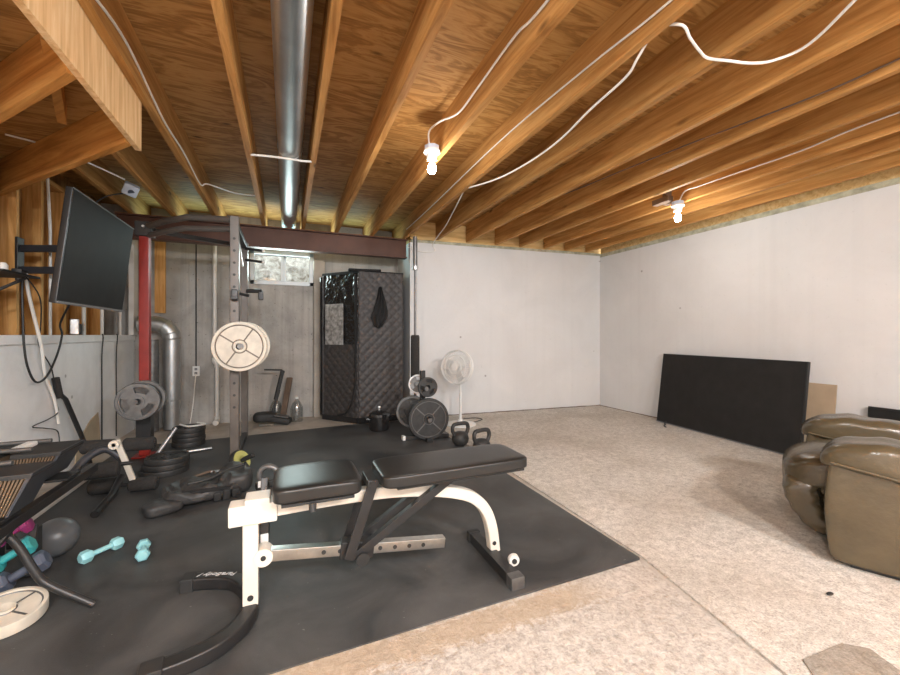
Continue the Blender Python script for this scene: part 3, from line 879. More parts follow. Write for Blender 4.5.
def deep_plate(name, loc, axis, R, th, mat, dark, label, group, spin=0.0, spokes=(0.52, 2.10, 3.66, 5.24), text=None):
    """disc plate: raised rim, raised hub, four ribs, sunk web"""
    a = V(axis).normalized()
    rt = a.to_track_quat('Z', 'Y').to_euler()
    t = thing(name, label, 'weight plate', loc, 0, group, rt)
    I = Matrix.Rotation(spin, 4, 'Z')
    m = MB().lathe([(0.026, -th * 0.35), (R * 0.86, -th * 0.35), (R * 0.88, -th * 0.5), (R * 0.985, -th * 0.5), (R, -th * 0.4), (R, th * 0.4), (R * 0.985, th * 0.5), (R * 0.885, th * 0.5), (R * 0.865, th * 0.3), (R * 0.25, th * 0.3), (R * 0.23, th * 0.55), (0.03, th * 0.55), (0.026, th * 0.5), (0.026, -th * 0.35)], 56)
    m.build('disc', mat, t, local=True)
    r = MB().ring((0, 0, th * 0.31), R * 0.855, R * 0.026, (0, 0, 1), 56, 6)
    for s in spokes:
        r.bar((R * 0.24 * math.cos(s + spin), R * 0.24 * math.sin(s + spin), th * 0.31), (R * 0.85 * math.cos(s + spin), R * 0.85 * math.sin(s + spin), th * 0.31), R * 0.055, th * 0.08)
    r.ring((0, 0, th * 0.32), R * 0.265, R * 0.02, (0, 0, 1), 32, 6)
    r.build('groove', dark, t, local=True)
    l = MB()
    for k in range(4):
        for j in range(-3, 4):
            an = spin + spokes[k] + 0.78 + j * 0.13
            l.box((R * 0.66 * math.cos(an), R * 0.66 * math.sin(an), th * 0.32), (R * 0.07, R * 0.045, th * 0.06), (0, 0, an), 0)
    if text:
        l.build('raised_markings', mat, t, local=True)
    return t


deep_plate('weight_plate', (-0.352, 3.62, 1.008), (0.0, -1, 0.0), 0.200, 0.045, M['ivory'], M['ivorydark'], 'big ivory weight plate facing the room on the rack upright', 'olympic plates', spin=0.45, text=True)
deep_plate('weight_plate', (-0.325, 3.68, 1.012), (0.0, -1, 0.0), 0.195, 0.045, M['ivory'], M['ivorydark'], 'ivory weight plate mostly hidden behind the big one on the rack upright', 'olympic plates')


def grip_plate(loc, axis, R, th, mat, label, group, spin=0.3, rim=None):
    rt = V(axis).normalized().to_track_quat('Z', 'Y').to_euler()
    t = thing('grip_plate', label, 'weight plate', loc, 0, group, rt)
    bands = [(0.026, R * 0.30, th * 0.5), (R * 0.30, R * 0.46, th * 0.25), (R * 0.46, R * 0.78, th * 0.25), (R * 0.78, R * 0.86, th * 0.25)]

    def keep(b, a):
        a = (a - spin) % (2 * PI / 3)
        return not (b == 2 and 0.55 < a < 1.55)
    MB().cells(bands, 48, Matrix(), keep).build('web', mat, t, local=True)
    MB().lathe([(R * 0.85, -th * 0.5), (R * 0.97, -th * 0.5), (R, -th * 0.35), (R, th * 0.35), (R * 0.97, th * 0.5), (R * 0.85, th * 0.5), (R * 0.85, -th * 0.5)], 48).build('rim', rim or mat, t, local=True)
    return t


grip_plate((-1.150, 4.07, 0.545), (0.08, -1, 0), 0.155, 0.04, M['greyiron'], 'grey three grip plate facing the room on the red post', 'three grip plates')
grip_plate((-1.135, 4.16, 0.555), (0.08, -1, 0), 0.158, 0.04, M['iron'], 'grey rimmed three grip plate behind the front one on the red post', 'three grip plates', spin=0.9, rim=M['greyiron'])

# plates lying in piles on the mat
for k in range(4):
    z = 0.012 + 0.022 + k * 0.045
    grip_plate((-0.905 + 0.004 * (k % 2), 4.66, z), (0, 0, 1), 0.142, 0.044, M['iron'], ['lowest black plate in the pile by the drain pipe', 'second lowest black plate in the pile by the drain pipe', 'second highest black plate in the pile by the drain pipe', 'topmost black plate in the pile by the drain pipe'][k], 'black plates piled on the mat', spin=k)
for k in range(3):
    z = 0.012 + 0.022 + k * 0.046
    grip_plate((-0.90 + 0.012 * k, 3.80 - 0.01 * k, z), (0, 0, 1), 0.165 - 0.008 * k, 0.044, M['iron'], ['lowest black plate in the pile by the foam rollers', 'middle black plate in the pile by the foam rollers', 'topmost black plate in the pile by the foam rollers'][k], 'black plates piled by the rollers', spin=k * 0.7)
cord('jump_rope', [(-0.99, 4.72, 0.205), (-0.90, 4.62, 0.20), (-0.80, 4.62, 0.205), (-0.77, 4.70, 0.20), (-0.85, 4.76, 0.205)], 0.009, M['cable'], 'pale rope coiled on top of the plate pile by the drain pipe', 5)
tag(MB().tube([(-0.86, 4.30, 0.03), (-0.66, 4.36, 0.03)], 0.013, 10).tube([(-0.86, 4.30, 0.03), (-0.98, 4.20, 0.05)], 0.022, 10).build('short_dumbbell_bar', M['steel']), 'short silver dumbbell bar lying between the two black plate piles', 'bar')
tag(MB().tube([(-1.06, 4.13, 0.03), (-0.93, 4.28, 0.26)], 0.018, 10).build('chrome_handle', M['steel']), 'chrome bar leaning beside the red post below the grip plates', 'bar')
tag(MB().tube([(-0.55, 3.60, 0.03), (-0.34, 3.58, 0.035)], 0.011, 10).build('chrome_handle', M['steel']), 'thin chrome bar on the mat at the foot of the rack upright', 'bar')

# ------------------------------------------------------------------ recess: quilted tent, pot, stepper
t = thing('quilted_sauna_tent', 'tall black quilted tent cabin standing in the recess', 'tent', (0.9, 5.2, 0))


def quilt_panel(a, b, z0_, z1_, name, mat, amp=0.011, pitch=0.056, nx=70, nz=190, wr=0.0, th=0.03, step=1):
    a, b = V((*a, 0)), V((*b, 0))
    L_ = (b - a).length
    d_ = (b - a).normalized()
    nrm_ = V((d_.y, -d_.x, 0))
    vs, fs = [], []
    for j in range(nz + 1):
        z = z0_ + (z1_ - z0_) * j / nz
        for i in range(nx + 1):
            s_ = L_ * i / nx
            h = 0.0
            if amp:
                u_, v_ = (s_ + z) / pitch, (s_ - z) / pitch
                h = amp * (abs(math.sin(PI * u_ / 2)) * abs(math.sin(PI * v_ / 2))) ** 0.6
            if wr:
                h += wr * noise.noise(V((s_ * 11, z * 9, 3.1))) + wr * 0.8 * abs(noise.noise(V((s_ * 23, z * 30, 7.7))))
            e = min(s_, L_ - s_) / 0.03
            if e < 1:
                h -= 0.012 * (1 - e) ** 2
            p_ = a + d_ * s_ + nrm_ * h
            vs.append((p_.x, p_.y, z))
    W = nx + 1
    for j in range(nz):
        for i in range(nx):
            fs.append((j * W + i, j * W + i + 1, (j + 1) * W + i + 1, (j + 1) * W + i))
    n0 = len(vs)
    back = [(a - nrm_ * th), (b - nrm_ * th)]
    vs += [(back[0].x, back[0].y, z0_), (back[1].x, back[1].y, z0_), (back[1].x, back[1].y, z1_), (back[0].x, back[0].y, z1_)]
    fs.append((n0, n0 + 3, n0 + 2, n0 + 1))
    fs.append(tuple([n0] + [n0 + 1] + [i for i in range(nx, -1, -1)]))
    fs.append(tuple([n0 + 3] + [nz * W + i for i in range(nx + 1)] + [n0 + 2]))
    fs.append(tuple([n0] + [j * W for j in range(nz + 1)] + [n0 + 3]))
    fs.append(tuple([n0 + 1, n0 + 2] + [j * W + nx for j in range(nz, -1, -1)]))
    return MB().add(vs, fs).build(name, mat, t, angle=60)


A_, B_, C_, D_ = (0.425, 5.47), (0.815, 5.005), (1.395, 5.02), (1.36, 5.60)
quilt_panel(B_, C_, 0.03, 1.885, 'quilted_wall', M['quilt'])
quilt_panel(A_, B_, 0.03, 0.98, 'door_quilt', M['quilt'], amp=0.012)
quilt_panel(A_, B_, 0.98, 1.865, 'door_sheet', M['glossblack'], amp=0.0, wr=0.012, nx=60, nz=90)
quilt_panel(C_, D_, 0.03, 1.885, 'quilted_wall', M['quilt'], nx=30, nz=60)
quilt_panel(D_, A_, 0.03, 1.86, 'quilted_wall', M['quilt'], nx=30, nz=60)
MB().prism([A_, B_, C_, D_], 0.03, Matrix.Translation((0, 0, 1.885))).bar((0.70, 5.05, 1.905), (1.10, 5.03, 1.91), 0.10, 0.03, bev=0.01).build('tent_roof', M['cloth'], t)
MB().bar((0.43, 5.46, 0.04), (0.81, 5.00, 0.04), 0.03, 0.07, bev=0.01).bar((0.81, 4.995, 0.04), (1.39, 5.01, 0.04), 0.03, 0.07, bev=0.01).build('bottom_band', M['cloth'], t)
dd = (V((*B_, 0)) - V((*A_, 0))).normalized(); nn = V((dd.y, -dd.x, 0))
wm = Matrix((dd, V((0, 0, 1)), nn)).transposed().to_4x4(); wm.translation = V((*A_, 0)) + nn * 0.014
MB().box((0.235, 1.235, 0.012), (0.30, 0.52, 0.012), None, 0.004, 2, wm).build('door_window', M['film'], t)
MB().tube([wm @ V(p) for p in ((0.585, 1.85, 0.012), (0.59, 1.2, 0.014), (0.59, 0.62, 0.014), (0.575, 0.42, 0.016), (0.53, 0.25, 0.018), (0.44, 0.13, 0.018), (0.30, 0.09, 0.016))], 0.014, 8, smooth=5).build('door_zip', M['cloth'], t)
MB().tube([(0.412, 5.475, 0.06), (0.412, 5.475, 1.85)], 0.014, 8).build('door_edge', M['glossblack'], t)

# black garment hung on the tent
g = MB()
nx, nz = 16, 40
vs, fs = [], []
for j in range(nz + 1):
    s_ = j / nz
    z = 1.70 - 0.52 * s_
    hw = (0.018 + 0.10 * min(1, s_ * 1.25)) * (1.0 if s_ < 0.72 else 1.0 - (s_ - 0.72) * 2.1)
    xc = 1.085 + 0.01 * math.sin(s_ * 5) - 0.045 * max(0, s_ - 0.6)
    for i in range(nx + 1):
        q_ = i / nx * 2 - 1
        vs.append((xc + q_ * hw, 4.985 - 0.022 * (1 - q_ * q_) - 0.014 * math.cos(q_ * 9 + s_ * 3), z + 0.03 * abs(q_) * s_))
for j in range(nz):
    for i in range(nx):
        a_ = j * (nx + 1) + i
        fs.append((a_, a_ + 1, a_ + nx + 2, a_ + nx + 1))
o = g.add(vs, fs).build('hanging_garment', M['cloth'], angle=80)
so = o.modifiers.new('thickness', 'SOLIDIFY'); so.thickness = 0.006
tag(o, 'black garment hanging on the front of the quilted tent', 'garment')

t = thing('stock_pot', 'black enamel pot with lid on the floor before the quilted tent', 'pot', (0.98, 4.55, 0))
MB().lathe([(0, 0.012), (0.098, 0.012), (0.112, 0.03), (0.116, 0.17), (0.112, 0.185), (0, 0.185)], 30, (0.98, 4.56, 0)).build('pot_body', M['glossblack'], t)
ld = MB().lathe([(0, 0.185), (0.12, 0.185), (0.118, 0.20), (0.08, 0.222), (0.03, 0.235), (0, 0.237)], 30, (0.98, 4.56, 0)).build('lid', M['glossblack'], t)
MB().lathe([(0, 0.235), (0.012, 0.237), (0.010, 0.255), (0.022, 0.268), (0.018, 0.285), (0, 0.29)], 16, (0.98, 4.56, 0)).build('lid_knob', M['steel'], ld)
for sx in (-1, 1):
    MB().tube([(0.98 + sx * 0.112, 4.53, 0.14), (0.98 + sx * 0.15, 4.53, 0.145), (0.98 + sx * 0.15, 4.59, 0.145), (0.98 + sx * 0.112, 4.59, 0.14)], 0.008, 8).build('pot_handle', M['glossblack'], t)

t = thing('folding_stepper', 'small black exercise stepper with upright post in the recess', 'exercise machine', (-0.18, 5.38, 0))
MB().pad((-0.25, 5.38, 0.10), (0.26, 0.20, 0.12), 3.5, 8, Matrix()).box((-0.08, 5.33, 0.065), (0.26, 0.16, 0.07), (0, 0.18, -0.25), 0.02).build('base_body', M['softblack'], t)
MB().box((-0.07, 5.33, 0.108), (0.19, 0.10, 0.015), (0, 0.18, -0.25), 0.005).build('tread', M['greyiron'], t)
MB().tube([(-0.31, 5.30, 0.02), (-0.15, 5.27, 0.02)], 0.016, 10).build('front_foot', M['chrome'], t)
MB().bar((-0.17, 5.38, 0.12), (-0.09, 5.40, 0.42), 0.03, 0.03, bev=0.004).build('post', M['softblack'], t)
MB().bar((-0.13, 5.39, 0.30), (-0.05, 5.41, 0.66), 0.055, 0.04, bev=0.006).build('pad_post', M['softblack'], t)
MB().tube([(-0.26, 5.40, 0.675), (-0.06, 5.41, 0.665), (-0.03, 5.41, 0.63)], 0.010, 8).build('handle', M['softblack'], t)
tag(MB().bar((-0.055, 5.47, 0.02), (0.035, 5.62, 0.545), 0.07, 0.03, bev=0.004).build('leaning_board', M['brownboard']), 'short brown board leaning on the concrete wall behind the stepper', 'board')
t = thing('plastic_jug', 'clear empty plastic jug on the recess floor right of the stepper', 'jug', (0.05, 5.50, 0))
MB().lathe([(0.0, 0.003), (0.07, 0.003), (0.075, 0.02), (0.075, 0.17), (0.05, 0.24), (0.018, 0.27), (0.018, 0.29), (0, 0.29)], 24, (0.115, 5.46, 0)).build('jug_body', M['jug'], t)
MB().lathe([(0, 0.288), (0.021, 0.288), (0.021, 0.31), (0, 0.31)], 16, (0.115, 5.46, 0)).build('cap', M['whiteplastic'], t)
t = thing('plastic_jug', 'clear plastic jug standing behind the stepper post', 'jug', (-0.12, 5.56, 0))
MB().lathe([(0.0, 0.003), (0.07, 0.003), (0.075, 0.02), (0.075, 0.17), (0.05, 0.24), (0.018, 0.27), (0.018, 0.29), (0, 0.29)], 24, (-0.13, 5.57, 0)).build('jug_body', M['jug'], t)

# ------------------------------------------------------------------ plate tree, barbell, fan, kettlebells
t = thing('plate_tree', 'black steel plate tree in front of the white wall end', 'plate tree', (1.345, 4.08, 0))
MB().bar((1.345, 4.08, MZ), (1.345, 4.08, 0.72), 0.05, 0.05, (0, 1, 0), 0.004).build('post', M['blacksteel'], t)
MB().bar((1.12, 4.02, 0.032), (1.60, 3.98, 0.032), 0.06, 0.04, bev=0.004).bar((1.34, 3.82, 0.032), (1.34, 4.42, 0.032), 0.06, 0.04, bev=0.004).build('base', M['blacksteel'], t)
MB().box((1.118, 4.02, 0.034), (0.03, 0.064, 0.044), None, 0.004).build('base_cap', M['whiteplastic'], t)
for z, y0, y1 in ((0.232, 3.84, 4.36), (0.54, 3.94, 4.26)):
    MB().tube([(1.345, y0, z), (1.345, y1, z)], 0.022, 14).build('peg', M['greyiron'], t)
MB().tube([(1.33, 4.30, 0.06), (1.33, 4.30, 0.36)], 0.036, 16).build('bar_holder', M['blacksteel'], t)
deep_plate('weight_plate', (1.35, 3.90, 0.236), (-0.1, -1, 0.0), 0.212, 0.045, M['iron'], M['greyiron'], 'large black plate facing the room low on the plate tree', 'plate tree plates', spin=0.3)
grip_plate((1.27, 4.22, 0.262), (-0.25, -1, 0.0), 0.175, 0.045, M['iron'], 'medium black grip plate on the rear low peg of the plate tree', 'plate tree plates', rim=M['greyiron'])
grip_plate((1.375, 4.00, 0.55), (-0.1, -1, 0.0), 0.105, 0.035, M['iron'], 'small black grip plate on the upper front peg of the plate tree', 'plate tree plates')
grip_plate((1.325, 4.18, 0.565), (-0.3, -1, 0.0), 0.105, 0.035, M['greyiron'], 'small silver rimmed plate on the upper rear peg of the plate tree', 'plate tree plates', rim=M['steel'])

t = thing('barbell', 'long steel barbell standing upright in the plate tree', 'barbell', (1.33, 4.30, 0.06))
MB().tube([(1.33, 4.30, 0.365), (1.33, 4.30, 1.86)], 0.014, 14).build('shaft', M['greyiron'], t)
MB().tube([(1.33, 4.30, 1.86), (1.33, 4.30, 2.20)], 0.025, 16).build('sleeve', M['greyiron'], t)
MB().tube([(1.33, 4.30, 1.83), (1.33, 4.30, 1.87)], 0.037, 16).build('collar', M['steel'], t)
MB().tube([(1.33, 4.30, 0.61), (1.33, 4.30, 0.64), (1.33, 4.30, 1.08), (1.33, 4.30, 1.10)], 0.05, 18, scales=(0.8, 1, 1, 0.8)).build('foam_pad', M['foam'], t)

t = thing('pedestal_fan', 'white pedestal fan standing before the white back wall', 'fan', (1.95, 4.46, 0))
MB().lathe([(0, 0.012), (0.19, 0.012), (0.19, 0.022), (0.15, 0.034), (0.04, 0.05), (0.03, 0.075), (0, 0.075)], 36, (1.955, 4.46, 0)).build('base', M['whiteplastic'], t)
MB().tube([(1.955, 4.46, 0.06), (1.955, 4.46, 0.40)], 0.017, 12).tube([(1.955, 4.46, 0.38), (1.945, 4.455, 0.66)], 0.012, 12).build('pole', M['whiteplastic'], t)
fc = V((1.895, 4.42, 0.715)); fa = V((-0.80, -0.60, 0.10)).normalized()
fmx = frame_to(fa, fc)
MB().lathe([(0, -0.13), (0.035, -0.125), (0.05, -0.10), (0.05, -0.04), (0.03, -0.03), (0, -0.03)], 20, mat=fmx).build('motor_housing', M['whiteplastic'], t)
cg = MB()
for R_, z_ in ((0.205, 0.0), (0.20, 0.03), (0.20, -0.03), (0.14, 0.055), (0.14, -0.055), (0.08, 0.065)):
    cg.ring(fmx @ V((0, 0, z_)), R_, 0.0045 if R_ < 0.2 else 0.007, fa, 44, 6)
for i in range(44):
    a_ = 2 * PI * i / 44
    for sg in (1, -1):
        cg.tube([fmx @ V((r_ * math.cos(a_), r_ * math.sin(a_), sg * z_)) for r_, z_ in ((0.04, 0.067), (0.10, 0.064), (0.16, 0.05), (0.20, 0.03), (0.205, 0.0))], 0.0016, 4)
cg.build('cage', M['whiteplastic'], t)
MB().lathe([(0, 0.06), (0.042, 0.062), (0.042, 0.072), (0, 0.075)], 24, mat=fmx).build('cage_badge', M['whiteplastic'], t)
for i in range(3):
    fbm = fmx @ Matrix.Rotation(2 * PI * i / 3, 4, 'Z') @ Matrix.Rotation(0.45, 4, 'X')
    MB().prism([(0.02, -0.025), (0.09, -0.07), (0.165, -0.075), (0.175, 0.0), (0.16, 0.06), (0.08, 0.045), (0.02, 0.025)], 0.004, fbm).build('blade', M['whiteplastic'], t)
cord('fan_cord', [(2.12, 4.47, 0.02), (2.25, 4.55, 0.016), (2.33, 4.62, 0.016), (2.28, 4.72, 0.016), (2.12, 4.74, 0.016)], 0.005, M['softblack'], 'dark power cord of the fan lying on the carpet by the wall')


def kettlebell(x, y, rz, label):
    t = thing('kettlebell', label, 'kettlebell', (x, y, 0.0), rz, 'kettlebells')
    MB().lathe([(0, 0.012), (0.05, 0.012), (0.078, 0.04), (0.086, 0.075), (0.075, 0.115), (0.05, 0.14), (0, 0.148)], 26).build('bell', M['iron'], t, local=True)
    MB().tube([(-0.055, 0, 0.10), (-0.085, 0, 0.155), (-0.083, 0, 0.20), (-0.055, 0, 0.222), (0.055, 0, 0.222), (0.083, 0, 0.20), (0.085, 0, 0.155), (0.055, 0, 0.10)], 0.019, 10, smooth=4).build('handle', M['iron'], t, local=True)


kettlebell(1.59, 3.63, 0.1, 'black kettlebell beside the large plate of the plate tree')
kettlebell(1.66, 3.30, 0.2, 'black kettlebell nearer the bench, in front of the other kettlebell')

# ------------------------------------------------------------------ right side: television, cardboard, recliner
ta = -0.105
du, dn = V((math.sin(ta), -math.cos(ta), 0)), V((math.cos(ta), math.sin(ta), 0))
tl = 0.125
up_ = (V((0, 0, 1)) * math.cos(tl) + dn * math.sin(tl)).normalized()
tvm = Matrix((du, up_, -(du.cross(up_)) if du.cross(up_).dot(dn) > 0 else du.cross(up_))).transposed().to_4x4()
nf = -dn * math.cos(tl) + V((0, 0, 1)) * math.sin(tl)
tvm = Matrix((du, up_, nf.normalized())).transposed().to_4x4()
tvm.translation = V((4.315, 3.69, 0.014))
t = thing('large_television', 'large black flat screen leaning against the long white side wall', 'television', (4.28, 2.93, 0.01))
TL_, TH_ = 1.615, 0.858
MB().box((TL_ / 2, TH_ / 2, -0.018), (TL_, TH_, 0.036), None, 0.004, 2, tvm).build('screen_housing', M['bezel'], t)
MB().box((TL_ / 2, TH_ / 2 + 0.006, 0.0005), (TL_ - 0.016, TH_ - 0.026, 0.003), None, 0, 2, tvm).build('screen', M['screen'], t)
MB().box((TL_ / 2, 0.006, 0.001), (TL_, 0.010, 0.006), None, 0.001, 2, tvm).build('bottom_bezel', M['greyplastic'], t)
MB().tube([tvm @ V((0.16, 0.03, 0.006)), tvm @ V((0.16, 0.004, 0.03)), (4.24, 3.50, 0.018), (4.17, 3.46, 0.017), (4.13, 3.40, 0.017)], 0.006, 8, smooth=4).build('power_cord', M['softblack'], t)
tag(MB().bar((4.40, 2.14, 0.011), (4.475, 2.14, 0.66), 0.008, 0.34, (0, 1, 0)).build('cardboard_sheet', M['tan']), 'tan cardboard sheet leaning on the wall behind the large screen', 'cardboard')
t = thing('dark_panel', 'low black screen leaning on the wall behind the recliner', 'television', (4.44, 1.35, 0.01))
rp = Matrix.Rotation(-0.0, 4, 'Z')
MB().box((4.45, 1.33, 0.262), (0.03, 0.86, 0.50), (0, 0.06, 0), 0.004).build('panel_housing', M['bezel'], t)
MB().box((4.4335, 1.33, 0.264), (0.003, 0.84, 0.47), (0, 0.06, 0)).build('screen', M['screen'], t)

RZ = math.radians(25)
t = thing('leather_recliner', 'olive brown leather recliner armchair on the beige carpet', 'recliner', (2.39, 1.068, 0.01), RZ)
LM = M['leather']


def arm(xo, nm, yo=0.0):
    def shape(q):
        # outer skin: front edge leans and rounds
        y = q.y
        f = (q.z + 0.235) / 0.47
        return V((q.x, y + (0.02 * math.sin(f * PI) if y > 0.2 else 0), q.z))
    a_ = MB().pad((xo + 0.10, -0.41 + yo, 0.27), (0.19, 0.84, 0.50), 22, 20, None, 0.002, 5, shape).build(nm, LM, t, local=True)

    def roll(q):
        s_ = (q.y + 0.42) / 0.84          # 0 back, 1 front
        z = q.z
        if s_ > 0.8:
            z -= 0.035 * ((s_ - 0.8) / 0.2) ** 2
        if z < 0:
            z *= 0.62 + 0.85 * (1 - s_)
        z += 0.02 * math.sin(s_ * PI) - 0.075 * (1 - s_)
        pl_ = 0.006 * math.sin(q.y * 38 + 3 * q.x) * max(0, 1 - abs(s_ - 0.75) * 3)
        return V((q.x * (1 + 0.05 * math.sin(s_ * 9)), q.y, z + pl_))
    MB().pad((xo + 0.10, -0.385 + yo, 0.515), (0.25, 0.86, 0.185), 3.8, 24, None, 0.012, 7, roll).build('arm_pillow', LM, a_, local=True)
    sm = MB()
    for side in (-1, 1):
        sm.tube([(xo + 0.10 + side * 0.117, y + yo, 0.520 - 0.105 * (1 - (y + 0.815) / 0.86) - 0.04 * (0.62 + 0.85 * (1 - (y + 0.815) / 0.86))) for y in (-0.76, -0.5, -0.3, -0.1, 0.01)], 0.006, 6, smooth=4)
    sm.build('piping', LM, a_, local=True)
    return a_


arm(0.0, 'arm')
arm(0.70, 'arm', 0.09)


def seatf(q):
    z = q.z
    if q.y > 0.15:
        z -= 0.06 * ((q.y - 0.15) / 0.25) ** 2
    return V((q.x, q.y, z + 0.012 * math.cos(q.x * 12)))


MB().pad((0.45, -0.205, 0.392), (0.53, 0.82, 0.19), 5.0, 18, None, 0.004, 6, seatf).build('seat_cushion', LM, t, local=True)


def frontf(q):
    f = (q.z + 0.16) / 0.32               # 0 bottom
    y = q.y + 0.05 * math.sin(f * PI * 0.9) - 0.10 * (1 - f) ** 1.6
    if q.x < -0.18:
        y += 0.007 * math.sin(q.z * 110) * (abs(q.x) - 0.18) / 0.07
    return V((q.x, y, q.z))


MB().pad((0.45, 0.090, 0.195), (0.52, 0.16, 0.32), 5, 22, None, 0.002, 8, frontf).build('footrest', LM, t, local=True)
sm = MB()
for i in range(6):
    z_ = 0.10 + i * 0.045
    sm.pad((0.215, 0.035 - 0.010 * (5 - i), z_ + 0.05), (0.035, 0.06, 0.04), 2.4, 6, None, 0.002, 20)
sm.build('gathers', LM, t, local=True)
MB().pad((0.45, -0.74, 0.66), (0.62, 0.30, 0.72), 4, 16, None, 0.012, 5, lambda q: V((q.x, q.y - 0.25 * (q.z + 0.36), q.z))).build('backrest', LM, t, local=True)
MB().span((0.04, -0.78, 0.0), (0.86, -0.06, 0.05)).build('base_frame', M['softblack'], t, local=True)

# ------------------------------------------------------------------ weight bench
BY = 1.735
t = thing('weight_bench', 'adjustable weight bench with black pads and cream steel frame', 'weight bench', (0.3, BY, MZ))
WS, BS = M['whitesteel'], M['blacksteel']
post = MB().bar((-0.130, BY, 0.055), (-0.130, BY, 0.40), 0.055, 0.055, (0, 1, 0), 0.005).build('front_post', WS, t)
MB().lathe([(0, 0), (0.011, 0), (0.011, 0.003), (0, 0.003)], 14, (-0.130, BY - 0.0275, 0.092), (0, -1, 0)).build('post_bolt', M['softblack'], post)
MB().span((-0.205, BY - 0.04, 0.375), (-0.035, BY + 0.04, 0.452), 0.006).span((-0.15, BY - 0.04, 0.44), (-0.06, BY + 0.055, 0.472), 0.006).build('frame_sleeve', WS, t)
sp_ = spline([(-0.05, BY, 0.412), (0.15, BY, 0.418), (0.40, BY, 0.415), (0.58, BY, 0.395), (0.72, BY, 0.365), (0.82, BY, 0.325), (0.885, BY, 0.26), (0.92, BY, 0.17), (0.938, BY, 0.05)], 6)
rail = MB().sweep(sp_, rrect(0.052, 0.052, 0.008), True, (0, 1, 0)).build('main_rail', WS, t)
MB().lathe([(0, 0), (0.010, 0), (0.010, 0.003), (0, 0.003)], 14, (0.927, BY - 0.027, 0.095), (0, -1, 0)).build('rail_bolt', M['softblack'], rail)
# curved black front foot
fp = spline([(-0.405, BY + 0.275, 0.040), (-0.33, BY + 0.262, 0.040), (-0.22, BY + 0.215, 0.040), (-0.155, BY + 0.12, 0.040), (-0.130, BY, 0.040), (-0.155, BY - 0.10, 0.040), (-0.22, BY - 0.175, 0.040), (-0.31, BY - 0.215, 0.040), (-0.41, BY - 0.232, 0.040)], 7)
ff = MB().sweep(fp, rrect(0.055, 0.052, 0.008), True, (0, 0, 1)).build('front_foot', BS, t)
MB().bar((-0.415, BY + 0.276, 0.040), (-0.365, BY + 0.270, 0.040), 0.066, 0.060, bev=0.006).build('foot_cap', M['softblack'], ff)
MB().bar((-0.425, BY - 0.233, 0.040), (-0.36, BY - 0.226, 0.040), 0.066, 0.060, bev=0.006).build('foot_cap', M['softblack'], ff)
fcu = bpy.data.curves.new('printed_lettering', 'FONT')
fcu.body = 'ParaBody /'
fcu.size = 0.035
fcu.shear = 0.3
fcu.extrude = 0.0006
fcu.align_x = 'CENTER'
fcu.align_y = 'CENTER'
fo = bpy.data.objects.new('printed_lettering', fcu)
COL.objects.link(fo)
fcu.materials.append(M['text'])
bpy.context.view_layer.update()
tme = bpy.data.meshes.new_from_object(fo)
bpy.data.objects.remove(fo)
fo = bpy.data.objects.new('printed_lettering', tme)
COL.objects.link(fo)
fo.parent = ff
fo.location = V((-0.275, BY + 0.244, 0.0672)) - V((0.3, BY, MZ))
fo.rotation_euler = (0, 0, PI - 0.32)
fo['label'] = 'white slanted lettering on the black foot'
# rear foot
rf = MB().bar((0.915, BY - 0.245, 0.037), (0.915, BY + 0.185, 0.037), 0.055, 0.048, bev=0.004).build('rear_foot', BS, t)
MB().bar((0.915, BY - 0.265, 0.037), (0.915, BY - 0.215, 0.037), 0.066, 0.056, bev=0.006).build('foot_cap', M['greyiron'], rf)
MB().bar((0.915, BY + 0.165, 0.037), (0.915, BY + 0.20, 0.037), 0.066, 0.056, bev=0.006).build('foot_cap', M['softblack'], rf)
cs = MB().lathe([(0, -0.014), (0.022, -0.014), (0.026, -0.008), (0.026, 0.008), (0.022, 0.014), (0, 0.014)], 24, (0.960, BY - 0.150, 0.072), (0.25, 1, 0)).build('caster_wheel', M['pvc'], rf)
MB().lathe([(0, -0.017), (0.012, -0.017), (0.012, 0.017), (0, 0.017)], 14, (0.960, BY - 0.150, 0.072), (0.25, 1, 0)).build('axle', M['softblack'], cs)
# lower sliding tube
sl = MB().bar((-0.09, BY, 0.238), (0.675, BY, 0.142), 0.042, 0.046, bev=0.004).build('sliding_tube', M['chrome'], t)
hm = MB()
for k in range(7):
    f = 0.30 + k * 0.085 if k < 2 else 0.52 + (k - 2) * 0.085
    hm.lathe([(0, 0), (0.009, 0), (0.009, 0.002), (0, 0.002)], 12, (-0.09 + 0.765 * f, BY - 0.0212, 0.238 - 0.096 * f), (0, -1, 0))
hm.build('tube_holes', M['softblack'], sl)
tb = MB().lathe([(0, -0.032), (0.034, -0.032), (0.034, 0.032), (0, 0.032)], 24, (-0.085, BY, 0.237), (0, 1, 0)).build('pivot_tab', WS, t)
MB().lathe([(0, 0), (0.010, 0), (0.010, 0.002), (0, 0.002)], 12, (-0.085, BY - 0.0325, 0.237), (0, -1, 0)).build('pivot_bolt', M['softblack'], tb)
cl = MB().bar((0.205, BY, 0.202), (0.345, BY, 0.184), 0.062, 0.072, bev=0.005).build('slide_clamp', BS, t)
MB().tube([(0.29, BY - 0.03, 0.175), (0.29, BY - 0.075, 0.172)], 0.028, 16, scales=(0.7, 1)).build('clamp_knob', M['softblack'], cl)
for sy_ in (-0.055, 0.055):
    MB().bar((0.335, BY + sy_, 0.475), (0.235, BY + sy_, 0.175), 0.012, 0.042, (1, 0, 0), 0.003).build('hinge_arm', BS, t)
    MB().bar((0.255, BY + sy_ * 0.8, 0.178), (0.70, BY + sy_ * 0.8, 0.455), 0.030, 0.036, (0, 0, 1), 0.003).build('support_arm', BS, t)
